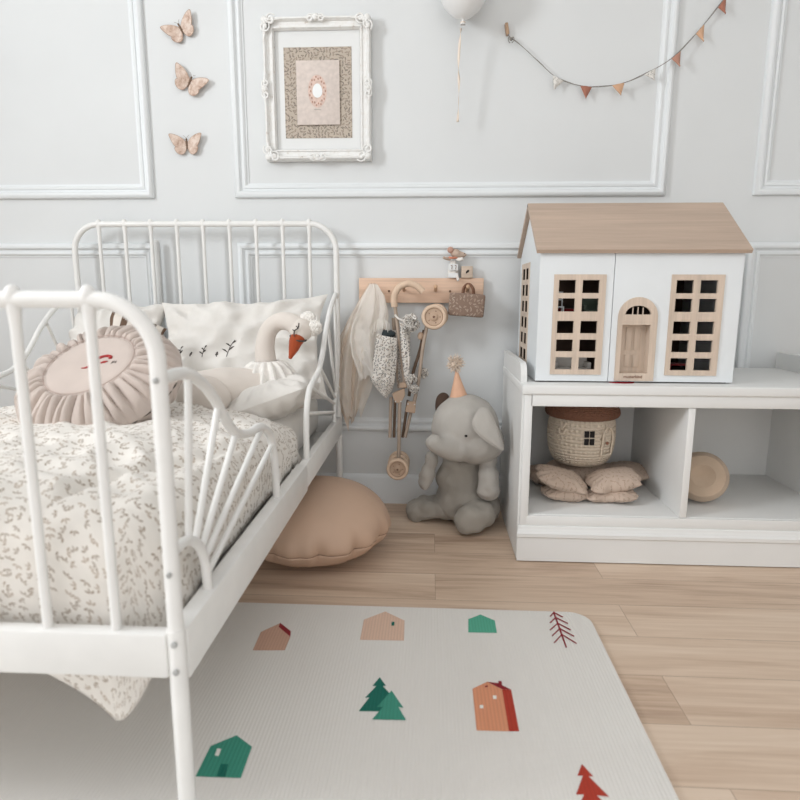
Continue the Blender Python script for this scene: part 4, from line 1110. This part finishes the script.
# doll's pushchair, folded, hung by its hooked handle
prm = thing('doll_pushchair', 'folded toy pushchair with flowered fabric hanging from a rack peg by its hooked handle', 'toy pushchair', (at(404, 400, 1.82).x, 1.82, .30))
YP = 1.815
hp = [at(394.5, 307, YP), at(394, 299, YP), at(396, 291.5, YP), at(401, 286, YP), at(408.5, 283.6, YP), at(415.5, 285.3, YP), at(420, 288.8, YP), at(423, 291.6, YP)]
b = BM(); add_tube(b, spline(hp, 6), .0098, 16); obj('handle', b, M_tyre, prm)
def tube(name, pts, r, m, parent=prm, seg=10):
    b = BM(); add_tube(b, spline([at(*p) for p in pts], 5) if len(pts) > 2 else [at(*p) for p in pts], r, seg); return obj(name, b, m, parent)
tube('push_tube', [(394.5, 303, YP), (397, 322, YP), (402, 360, YP), (405, 388, YP)], .0056, M_frame_tube)
tube('push_tube', [(393.5, 318, 1.85), (395, 345, 1.85), (399, 388, 1.85)], .0056, M_frame_tube)
tube('wheel_strut', [(427, 325, 1.805), (422.5, 350, 1.81), (419, 378, 1.815), (413, 408, 1.815)], .0056, M_frame_tube)
tube('wheel_strut', [(424, 330, 1.85), (420, 350, 1.85), (413, 373, 1.85), (409, 396, 1.85)], .005, M_strap)
b = BM(); add_ell(b, at(420.5, 336, 1.81), (.009, .008, .012)); obj('strut_joint', b, M_joint, prm)
def wheel(c, r, axis, w_=.016, nm='wheel'):
    q = Vector(axis).normalized().to_track_quat('Z', 'Y').to_matrix()
    b = BM(); add_lathe(b, [(r*.72, -w_*.4), (r*.80, -w_*.5), (r*.93, -w_*.42), (r, -w_*.15), (r, w_*.15), (r*.93, w_*.42), (r*.80, w_*.5), (r*.72, w_*.40), (r*.72, -w_*.4)], c, q, 36)
    wh = obj(nm, b, M_tyre, prm)
    b = BM(); add_lathe(b, [(0, -w_*.15), (r*.73, -w_*.15), (r*.73, w_*.12), (r*.66, w_*.30), (r*.55, w_*.18), (r*.35, w_*.22), (r*.26, w_*.45), (r*.18, w_*.52), (0, w_*.52)], c, q, 36); obj('wheel_disc', b, M_joint, wh)
    b = BM(); add_ell(b, Vector(c)+Vector(axis).normalized()*w_*.55, (r*.09, r*.09, r*.09), u=12, v=8); 
    for k in range(5):
        a = 2*PI*k/5; d = q @ Vector((math.cos(a)*r*.47, math.sin(a)*r*.47, w_*.2)); add_ell(b, Vector(c)+d, r*.045, u=8, v=6)
    obj('hub_cap', b, M_seam, wh)
wheel(at(434, 317, 1.795), .0375, (-.05, -1, .1)); wheel(at(436.5, 315.5, 1.845), .036, (-.05, -1, .1))
tube('axle', [(434, 317, 1.795), (436.5, 315.5, 1.845)], .0035, M_frame_tube)
wb_ = at(397.6, 469, 1.735)
for dy in (0, .045, .085): wheel((wb_.x+.001*dy, wb_.y+dy, wb_.z), .0335, (0, -1, .05))
b = BM(); add_tube(b, [wb_, wb_+Vector((0, .088, 0))], .0035, 10); obj('axle', b, M_frame_tube, prm)
tube('fork', [(400, 392, 1.80), (399.3, 420, 1.79), (399, 440, 1.775), (398.6, 459, 1.765)], .0056, M_frame_tube)
tube('leg_tube', [(391, 397, 1.815), (390, 437.5, 1.80)], .0052, M_frame_tube)
tube('leg_tube', [(395, 400, 1.835), (394, 437.5, 1.82)], .0045, M_strap)
tube('leg_tube', [(411, 412, 1.815), (405, 437.5, 1.80)], .0052, M_frame_tube)
tube('leg_tube', [(408, 400, 1.84), (402.5, 437.5, 1.83)], .0045, M_strap)
def px_prism(name, pts, Y, th_, m, parent=prm, bev=.0015):
    P = [at(x, y, Y) for x, y in pts]; b = BM()
    A = [b.verts.new(p) for p in P]; B = [b.verts.new(p+Vector((0, th_, 0))) for p in P]; n = len(P)
    b.faces.new(A); b.faces.new(B[::-1])
    for k in range(n): b.faces.new((A[k], A[(k+1) % n], B[(k+1) % n], B[k]))
    bmesh.ops.recalc_face_normals(b, faces=b.faces[:]); bmesh.ops.bevel(b, geom=b.edges[:], offset=bev, segments=2, affect='EDGES')
    return obj(name, b, m, parent)
px_prism('hinge_block', [(392, 394), (404.5, 388.5), (405, 396), (401, 403), (395, 403)], 1.790, .02, M_joint)
px_prism('hinge_block', [(407.5, 402), (416, 402.5), (415, 413.5), (405, 412)], 1.795, .018, M_joint)
px_prism('hinge_block', [(399.5, 383), (406, 383), (407, 388), (399, 388)], 1.793, .018, M_joint, bev=.002)
for q in ((395.5, 401.5), (401, 401.5), (408, 404), (414.5, 404.5)):
    b = BM(); add_ell(b, at(*q, 1.789), (.0022, .0015, .0022), u=10, v=6); obj('rivet', b, M_paper, prm)
# fabric pieces
def sheet(name, L, R, Y0, bulge, m, wrk=.002, nu=24, nv=30, thick=.003, parent=prm, seed=0):
    def fn(u, v):
        i = v*(len(L)-1); k = min(int(i), len(L)-2); f = i-k
        l = at(*L[k], Y0)*(1-f)+at(*L[k+1], Y0)*f; r = at(*R[k], Y0)*(1-f)+at(*R[k+1], Y0)*f
        p = l*(1-u)+r*u
        p.y -= bulge*math.sin(PI*u)*(.4+.6*math.sin(PI*min(1, v+.15))) + wrk*noise.noise(Vector((u*4+seed, v*6, seed)))*3
        return p
    b = BM(); w_ = abs(at(*R[0], Y0).x-at(*L[0], Y0).x); h = abs(at(*L[-1], Y0).z-at(*L[0], Y0).z)
    add_grid(b, nu, nv, fn, 0, (w_, h))
    return obj(name, b, m, parent, recalc=False, mods=[('SOLIDIFY', dict(thickness=thick, offset=0))])
sheet('seat_fabric', [(377, 334), (375, 350), (372, 366), (370.5, 379), (378, 390), (385.5, 397)], [(397, 338), (396.5, 352), (396, 368), (394.5, 382), (391, 391), (386.5, 397.5)], 1.800, .022, M_calico, seed=2)
sheet('seat_back', [(392, 330), (395, 350), (397, 370), (397, 388)], [(410, 330), (410, 350), (408, 370), (405, 388)], 1.848, .008, M_calico, seed=4)
b = BM(); add_ell(b, at(387, 334, 1.815), (.026, .016, .014)); o = obj('seat_lining', b, M_navy, prm); o['label'] = 'dark lining'
sheet('fabric_strap', [(400, 322), (400.5, 340), (402.5, 360), (404.5, 378), (408, 389)], [(405, 324), (408.5, 338), (410, 358), (409.5, 376), (412, 386)], 1.802, .006, M_calico, nu=8, seed=7)
def ruffle(c, r, seed, n_=5):
    b = BM(); c = Vector(c); rg = random.Random(seed)
    for k in range(n_):
        d = Vector((rg.uniform(-1, 1), rg.uniform(-.6, .2), rg.uniform(-1, 1))).normalized(); ax_ = d; e1_ = ax_.orthogonal().normalized(); e2_ = ax_.cross(e1_)
        def fn(u, v, d=d, e1_=e1_, e2_=e2_, k=k):
            a = 2*PI*u; rr_ = r*(.25+.75*v); return c + d*r*.25 + (e1_*math.cos(a)+e2_*math.sin(a))*rr_ + ax_*r*.35*math.sin(a*5+k)*v
        add_grid(b, 40, 5, fn, 0, (r*6, r))
    return obj('fabric_ruffle', b, M_calico, prm, recalc=False, mods=[('SOLIDIFY', dict(thickness=.0016, offset=0))])
ruffle(at(411, 323, 1.80), .026, 3, 6); ruffle(at(412, 379, 1.80), .015, 5, 4); ruffle(at(414.5, 389, 1.80), .014, 8, 4); ruffle(at(423, 373, 1.845), .016, 9, 4)
tube('fabric_tie', [(395, 315, 1.808), (399, 319, 1.80), (405, 321, 1.796)], .0032, M_calico)

# little flowered handbag
bg_c = at(466.5, 305, 1.83)
bag = thing('toy_handbag', 'small brown flowered handbag hanging from the rightmost rack peg', 'handbag', (bg_c.x, 1.83, bg_c.z-.04))
b = BM(); t = BM(); add_box(t, (-.053, -.017, -.034), (.053, .017, .034), .007, 0, 3)
join(b, t, 0, Matrix.Translation((bg_c.x, 1.828, bg_c.z)) @ Matrix.Rotation(math.radians(4), 4, 'Y'))
obj('bag_body', b, M_pocket, bag)
b = BM(); px_ = PEG[3]
for dx, dyy in ((.0, 0), (.004, .012)):
    add_tube(b, spline([(px_-.016+dx, 1.826+dyy, bg_c.z+.033), (px_-.013+dx, 1.826+dyy, PZ+.008), (px_+dx, 1.832+dyy*.5, PZ+.019), (px_+.013+dx, 1.826+dyy, PZ+.006), (px_+.016+dx, 1.826+dyy, bg_c.z+.031)], 6), .0034, 8)
obj('bag_handle', b, M_handleb, bag)

# mouse doll and wooden cube on top of the rack
mz = RZ1; mx = at(453, 275, 1.882).x
mou = thing('mouse_doll', 'tiny plush mouse doll in a white dress leaning over on top of the peg rack', 'doll', (mx, 1.88, mz))
YM = 1.872
b = BM(); add_lathe(b, [(0, 0), (.0165, 0), (.017, .004), (.0155, .022), (.0125, .038), (.008, .052), (0, .053)], (mx, 1.884, mz+.0003), None, 24); obj('dress', b, M_fluff, mou)
b = BM(); add_ell(b, at(456, 253.5, YM), (.0175, .015, .013), 0, Euler((0, math.radians(22), 0)).to_matrix()); add_tube(b, [at(459, 254.5, YM), at(464, 255, YM-.004), at(466, 254.5, YM-.006)], [.011, .007, .003], 12); obj('head', b, M_mouse, mou)
b = BM(); add_ell(b, at(450.5, 250, YM-.01), (.0095, .005, .0095)); add_ell(b, at(450.5, 250, YM-.0145), (.006, .002, .006)); obj('ear', b, M_mouseear, mou)
b = BM(); add_ell(b, at(464.5, 253.5, YM-.010), .0018, u=10, v=6); obj('nose', b, M_black, mou)
b = BM(); add_tube(b, [at(450, 259, YM), at(446, 258.5, YM-.008), at(443.5, 257.5, YM-.012)], [.005, .0045, .004], 10); obj('arm', b, M_mouse, mou)
b = BM(); add_tube(b, [at(457, 259, YM), at(460, 259.5, YM-.006), at(463, 258.5, YM-.01)], [.006, .006, .0045], 10); obj('arm', b, M_fluff, mou)
b = BM(); add_tube(b, [at(449, 257.5, YM-.002), at(453, 258, YM-.010), at(457, 257.5, YM-.004)], .0035, 10); obj('scarf', b, M_orange, mou)
def box_px(b, x0, x1, y0, y1, Y0, Y1): 
    p, q = at(x0, y1, Y0), at(x1, y0, Y0); add_box(b, (p.x, Y0, p.z), (q.x, Y1, q.z), .001)
b = BM(); box_px(b, 448.6, 458.2, 264, 270.5, 1.862, 1.868); add_box(b, (mx-.0155, 1.8625, mz+.0005), (mx+.0155, 1.868, mz+.014), .001); sg = obj('letter_card', b, M_paper, mou)
b = BM()
for x_ in (450.8, 454.8):
    p = at(x_, 265.5, 1.8615); q = at(x_+1.4, 265.5, 1.8615); r_ = at(x_+.9, 269.3, 1.8615)
    add_tube(b, [p, q], .0009, 6); add_tube(b, [q, r_], .0009, 6)
obj('figures', b, M_seam, sg)
b = BM(); add_tube(b, [at(457, 275, 1.862), at(458, 279.5, 1.861)], [.0038, .004], 10); add_ell(b, at(458, 280, 1.860), (.0042, .004, .004), u=12, v=8); obj('leg', b, M_fluff, mou)
cb_ = at(467.5, 272.5, 1.868); s_ = .0185
b = BM(); add_box(b, (cb_.x-s_, 1.864, mz+.0005), (cb_.x+s_*.85, 1.864+.03, mz+.0005+.035), .0015)
cube = thing('wooden_cube', 'small wooden cube with a dark leaf mark on the peg rack', 'toy block', (cb_.x, 1.875, mz))
obj('block', b, M_plywood, cube)
b = BM(); lp_ = [(-.004, -.006), (.0, -.003), (.005, .0), (.006, .006), (.001, .006), (-.004, .001)]
add_prism(b, lp_, .0006, Matrix.Translation((cb_.x-.001, 1.8638, mz+.018)) @ Matrix.Rotation(PI/2, 4, 'X')); obj('leaf_mark', b, M_black, cube)

# ------------------------------------------------------------------ picture frame
PY = WALL
def W(x, y, d=.02): return at(x, y, WALL-d)
fx0, fx1, fz0, fz1 = W(264.5, 90).x, W(371, 90).x, W(318, 160.5).z, W(318, 17).z
pic = thing('picture_frame', 'ornate distressed white picture frame hanging on the panelled wall', 'picture frame', ((fx0+fx1)/2, WALL-.005, fz0))
fp = [(0, .010), (.001, .028), (.004, .034), (.008, .035), (.011, .029), (.013, .024), (.024, .023), (.0255, .027), (.029, .027), (.031, .021), (.033, .014)]
b = BM(); rings = []
for w_, d_ in [(0, .002)]+fp:
    rings.append([b.verts.new((x, WALL-d_, z)) for x, z in ((fx0+w_, fz0+w_), (fx1-w_, fz0+w_), (fx1-w_, fz1-w_), (fx0+w_, fz1-w_))])
for i in range(len(rings)-1):
    for k in range(4): b.faces.new((rings[i][k], rings[i][(k+1) % 4], rings[i+1][(k+1) % 4], rings[i+1][k]))
obj('frame_moulding', b, M_ornate, pic)
def scroll(b, c, s, flip=1, rot=0, turns=1.1, y=WALL-.034):
    pts = []
    for k in range(26):
        t_ = k/25; a = t_*turns*2*PI; rr_ = s*(.15+.85*t_)
        x, z = flip*rr_*math.cos(a), rr_*math.sin(a); pts.append((c[0]+x*math.cos(rot)-z*math.sin(rot), y-.002*(1-t_), c[1]+x*math.sin(rot)+z*math.cos(rot)))
    add_tube(b, pts, [.0042, .0038, .003, .0018], 8)
def orn(c, rot, corner):
    b = BM()
    if corner:
        for fl, ro in ((1, 0), (-1, PI/2)):
            scroll(b, (c[0]+.019*math.cos(rot+ro*1.0), c[1]+.019*math.sin(rot+ro*1.0)), .016, fl, rot+ro, 1.4)
        for k in range(3):
            a = rot+PI/4+(k-1)*.6; add_ell(b, (c[0]+.010*math.cos(a), WALL-.036, c[1]+.007*math.sin(a)), (.0045, .004, .008), 0, Matrix.Rotation(-(a-PI/2), 3, 'Y'), 10, 8)
        add_ell(b, (c[0], WALL-.034, c[1]), (.010, .006, .010), u=14, v=10)
        for a in (rot, rot+PI/2):
            d = Vector((math.cos(a), math.sin(a))); add_tube(b, [(c[0]+d.x*q, WALL-.033, c[1]+d.y*q) for q in (.012, .022, .034, .046)], [.0058, .0048, .0032, .0012], 8)
    else:
        d = Vector((math.cos(rot), math.sin(rot))); e = Vector((-d.y, d.x))
        add_ell(b, (c[0], WALL-.036, c[1]), (.007, .006, .007), u=14, v=10)
        for s_ in (-1, 1):
            scroll(b, (c[0]+d.x*.015*s_, c[1]+d.y*.015*s_), .0115, s_, rot, 1.4)
            add_tube(b, [(c[0]+d.x*q*s_+e.x*.002, WALL-.033, c[1]+d.y*q*s_+e.y*.002) for q in (.016, .026, .036, .044)], [.005, .0045, .003, .001], 8)
        for k in range(5):
            a = rot+PI/2+(k-2)*.5; add_ell(b, (c[0]+.007*math.cos(a), WALL-.036, c[1]+.007*math.sin(a)), (.0032, .003, .006), 0, Matrix.Rotation(-(a-PI/2), 3, 'Y'), 10, 8)
    obj('carved_ornament', b, M_ornate, pic)
q = .009
orn((fx0+q, fz0+q), 0, True); orn((fx1-q, fz0+q), PI/2, True); orn((fx1-q, fz1-q), PI, True); orn((fx0+q, fz1-q), -PI/2, True)
orn(((fx0+fx1)/2, fz1-.008), 0, False); orn(((fx0+fx1)/2, fz0+.008), PI, False); orn((fx0+.007, (fz0+fz1)/2), PI/2, False); orn((fx1-.007, (fz0+fz1)/2), -PI/2, False)
b = BM(); add_box(b, (fx0+.02, WALL-.012, fz0+.02), (fx1-.02, WALL-.003, fz1-.02)); obj('backing_paper', b, M_paper, pic)
ax0, ax1, az0, az1 = W(284, 90).x, W(351.5, 90).x, W(318, 137.5).z, W(318, 46).z
b = BM(); add_box(b, (ax0, WALL-.0132, az0), (ax1, WALL-.0121, az1)); obj('flowered_paper', b, M_artfloral, pic)
cx0, cx1, cz0, cz1 = W(296.5, 90).x, W(339.5, 90).x, W(318, 124.5).z, W(318, 60).z
b = BM(); add_box(b, (cx0, WALL-.0185, cz0), (cx1, WALL-.0166, cz1), .0004); card = obj('art_card', b, M_card, pic)
oc = W(317.3, 91); ec = W(317.3, 90.5)
b = BM(); n = 40
def ell_poly(c, rx, rz, n=40): return [(c.x+rx*math.cos(2*PI*k/n), c.z+rz*math.sin(2*PI*k/n)) for k in range(n)]
Mxz = lambda y: Matrix(((1, 0, 0, 0), (0, 0, -1, y), (0, 1, 0, 0), (0, 0, 0, 1)))
add_prism(b, ell_poly(oc, .0275, .045), .0004, Mxz(WALL-.0185)); o = obj('oval_wash', b, M_rosy, card)
b = BM()
for k in range(22):
    a = 2*PI*k/22; rr_ = (.020, .034) if k % 2 else (.0235, .039); p = (oc.x+rr_[0]*math.cos(a), oc.z+rr_[1]*math.sin(a))
    add_prism(b, [(p[0]+.0026*math.cos(a+j*2*PI/6), p[1]+.0034*math.sin(a+j*2*PI/6)) for j in range(6)], .0003, Mxz(WALL-.0190))
obj('painted_flower', b, M_rosyd, card)
b = BM(); add_prism(b, [(ec.x+.0145*math.cos(2*PI*k/28)*(1-.10*math.sin(2*PI*k/28)), ec.z+.0195*math.sin(2*PI*k/28)) for k in range(28)], .0005, Mxz(WALL-.0192)); obj('painted_egg', b, M_egg, card)
b = BM(); p = W(317.5, 109.5)
add_tube(b, spline([(p.x-.010+.0022*k, WALL-.0188, p.z+(.0014 if k % 2 else -.0010)) for k in range(10)], 3), .0004, 5); obj('script_line', b, M_cord, card)

# ------------------------------------------------------------------ butterflies
wingU = [(0, .002), (.008, .012), (.022, .022), (.038, .028), (.050, .029), (.0525, .024), (.048, .012), (.042, .0), (.034, -.009), (.02, -.011), (.004, -.006)]
wingL = [(.002, -.004), (.015, -.008), (.032, -.007), (.038, -.013), (.034, -.024), (.024, -.031), (.012, -.030), (.004, -.020)]
def butterfly(px, rot, lift, label, s=1.0):
    c = W(*px, .006); th_ = thing('paper_butterfly', label, 'butterfly', c, 'paper butterflies on the wall')
    for sgn in (1, -1):
        for nm, poly in (('upper_wing', wingU), ('lower_wing', wingL)):
            b = BM(); P = [(p.x*sgn*s, p.y*s) for p in spline([(x, y, 0) for x, y in poly], 4, True)]
            if sgn < 0: P = P[::-1]
            cx_ = sum(p[0] for p in P)/len(P); cy_ = sum(p[1] for p in P)/len(P)
            M = Matrix.Rotation(math.radians(rot), 4, Vector((0, -1, 0))) @ Matrix.Rotation(PI/2, 4, 'X') @ Matrix.Rotation(math.radians(-lift*sgn), 4, 'Y')
            add_prism(b, P, .0007, M, 0)
            inn = [(cx_+(p[0]-cx_)*.91, cy_+(p[1]-cy_)*.91) for p in P]
            z0_ = .0007 if nm == 'upper_wing' else .0007
            add_prism(b, inn, .0005, M @ Matrix.Translation((0, 0, z0_)), 1)
            obj(nm, b, [M_wingedge, M_wing], th_, world_space=False)
    b = BM(); M = Matrix.Rotation(math.radians(rot), 4, Vector((0, -1, 0)))
    t = BM(); add_tube(t, [(0, -.002, .012), (0, -.0025, .004), (0, -.002, -.016)], [.0022, .0032, .0012], 10); add_ell(t, (0, -.0022, .013), .003, u=10, v=8); join(b, t, 0, M)
    for sx in (-1, 1): 
        t = BM(); add_tube(t, spline([(0, -.002, .014), (sx*.004, -.003, .020), (sx*.009, -.003, .024)], 4), .0004, 5); join(b, t, 0, M)
    obj('body', b, M_strap, th_, world_space=False)
butterfly((181, 29), 27, 11, 'paper butterfly at the top of the column of three, right wing raised', 1.0)
butterfly((190, 82), -27, 11, 'middle paper butterfly of the three, tilted with its left wing raised', 1.05)
butterfly((187, 144), 1, 12, 'lowest paper butterfly of the three, held level', .98)

# ------------------------------------------------------------------ balloon
YBL = 1.818
bt = at(463, 19, YBL)
bal = thing('balloon', 'white balloon with a cream ribbon floating in front of the wall', 'balloon', (bt.x, YBL, bt.z-.02))
b = BM(); add_lathe(b, dense([(.0045, -.012), (.0035, -.006), (.006, .0), (.026, .008), (.052, .032), (.066, .066), (.066, .098), (.053, .127), (.028, .145), (0, .150)], 5), (bt.x, YBL, bt.z), None, 40); obj('balloon_skin', b, M_balloon, bal)
b = BM(); add_tube(b, [(bt.x+.0065*math.cos(a), YBL+.0065*math.sin(a), bt.z-.013) for a in [2*PI*k/16 for k in range(16)]], .0018, 8, 0, True); add_ell(b, (bt.x, YBL, bt.z-.010), (.0042, .0042, .004), u=12, v=8); obj('knot', b, M_balloon, bal)
b = BM()
add_tube(b, [(bt.x+.0062*math.cos(a), YBL+.0062*math.sin(a), bt.z-.0095) for a in [2*PI*k/16 for k in range(16)]], .0016, 8, 0, True)
rb = spline([at(461, 28, YBL), at(459.5, 45, YBL+.006), at(458.5, 65, YBL+.012), at(459, 85, YBL+.018), at(458.5, 104, YBL+.022), at(457.6, 122, YBL+.026)], 10)
n = len(rb); V0 = []; V1 = []
for k, p in enumerate(rb):
    a = .6+2.4*math.sin(k/n*PI*2.0); d = Vector((math.cos(a), math.sin(a), 0))*.0036
    V0.append(b.verts.new(p-d)); V1.append(b.verts.new(p+d))
for k in range(n-1): f = b.faces.new((V0[k], V0[k+1], V1[k+1], V1[k])); f.smooth = True
obj('ribbon', b, M_ribbon, bal, recalc=False, mods=[('SOLIDIFY', dict(thickness=.0007, offset=0))])

# ------------------------------------------------------------------ garland
gl = thing('bunting_garland', 'thin cord garland of small felt pennants strung across the wall', 'garland', (W(507, 30).x, WALL-.012, W(507, 30).z))
YG = .016
gp = [W(510, 37, YG), W(524, 48, YG), W(541, 64, YG), W(556, 77, YG), W(575, 84.5, YG), W(598, 87, YG), W(625, 82.5, YG+.01), W(650, 71.5, YG+.014), W(676, 55, YG+.012), W(700, 29, YG), W(722, 2, YG), W(740, -24, YG)]
cordp = spline(gp, 8)
b = BM(); add_tube(b, cordp, .0011, 6); add_tube(b, [p+Vector((0, .002, .0015+.0012*math.sin(k*.5))) for k, p in enumerate(cordp)], .0007, 6); obj('cord', b, M_cord, gl)
def pennant(x, w_, h, m, tiltx, lab):
    p = min(cordp, key=lambda q: abs((q-W(x, 60)).x)); i = cordp.index(p); d = (cordp[min(i+1, len(cordp)-1)]-cordp[max(i-1, 0)]).normalized()
    b = BM(); dn = Vector((tiltx, 0, -1)).normalized()
    a0_, a1_, t_ = p-d*w_/2, p+d*w_/2, p+dn*h+Vector((0, -.006, 0))
    def fn(u, v): 
        base = a0_*(1-u)+a1_*u; q = base*(1-v)+t_*v; q.y -= .004*math.sin(PI*u)*(1-v)*1.0 + .003*v*math.sin(u*5); return q
    add_grid(b, 8, 8, fn, 0, (w_, h)); bmesh.ops.remove_doubles(b, verts=b.verts[:], dist=1e-6)
    o = obj('pennant', b, m, gl, recalc=False, mods=[('SOLIDIFY', dict(thickness=.0012, offset=0))]); o['label'] = lab
for x, w_, h, m, tx, lab in ((559, .034, .034, M_flag_white, -.35, 'dotted white pennant'), (588, .034, .034, M_flag_rust, .0, 'rust pennant'), (620, .034, .032, M_flag_peach, .25, 'peach pennant'), (651, .034, .028, M_flag_white, .5, 'dotted white pennant'), (676, .032, .034, M_flag_pink, .35, 'dusty pink pennant'), (697, .034, .036, M_flag_peach, .3, 'peach pennant'), (717, .034, .034, M_flag_rust, .3, 'rust pennant')):
    pennant(x, w_, h, m, tx, lab)
ck = W(507, 29, .012)
b = BM(); t = BM(); add_box(t, (-.0045, -.006, -.016), (.0045, .010, .016), .0025); join(b, t, 0, Matrix.Translation(ck) @ Matrix.Rotation(math.radians(-10), 4, 'Y')); obj('wall_hook', b, M_brownwood, gl)
b = BM(); c2 = W(511, 39, .016); add_ell(b, c2, (.005, .005, .005), u=12, v=8)
for sx in (-1, 1): add_tube(b, spline([c2, c2+Vector((sx*.006, -.003, .004)), c2+Vector((sx*.008, -.003, -.004)), c2+Vector((sx*.003, -.002, -.011))], 4), .0013, 6)
add_tube(b, [ck+Vector((.002, -.004, -.014)), c2], .0012, 6); obj('knot', b, M_cord, gl)
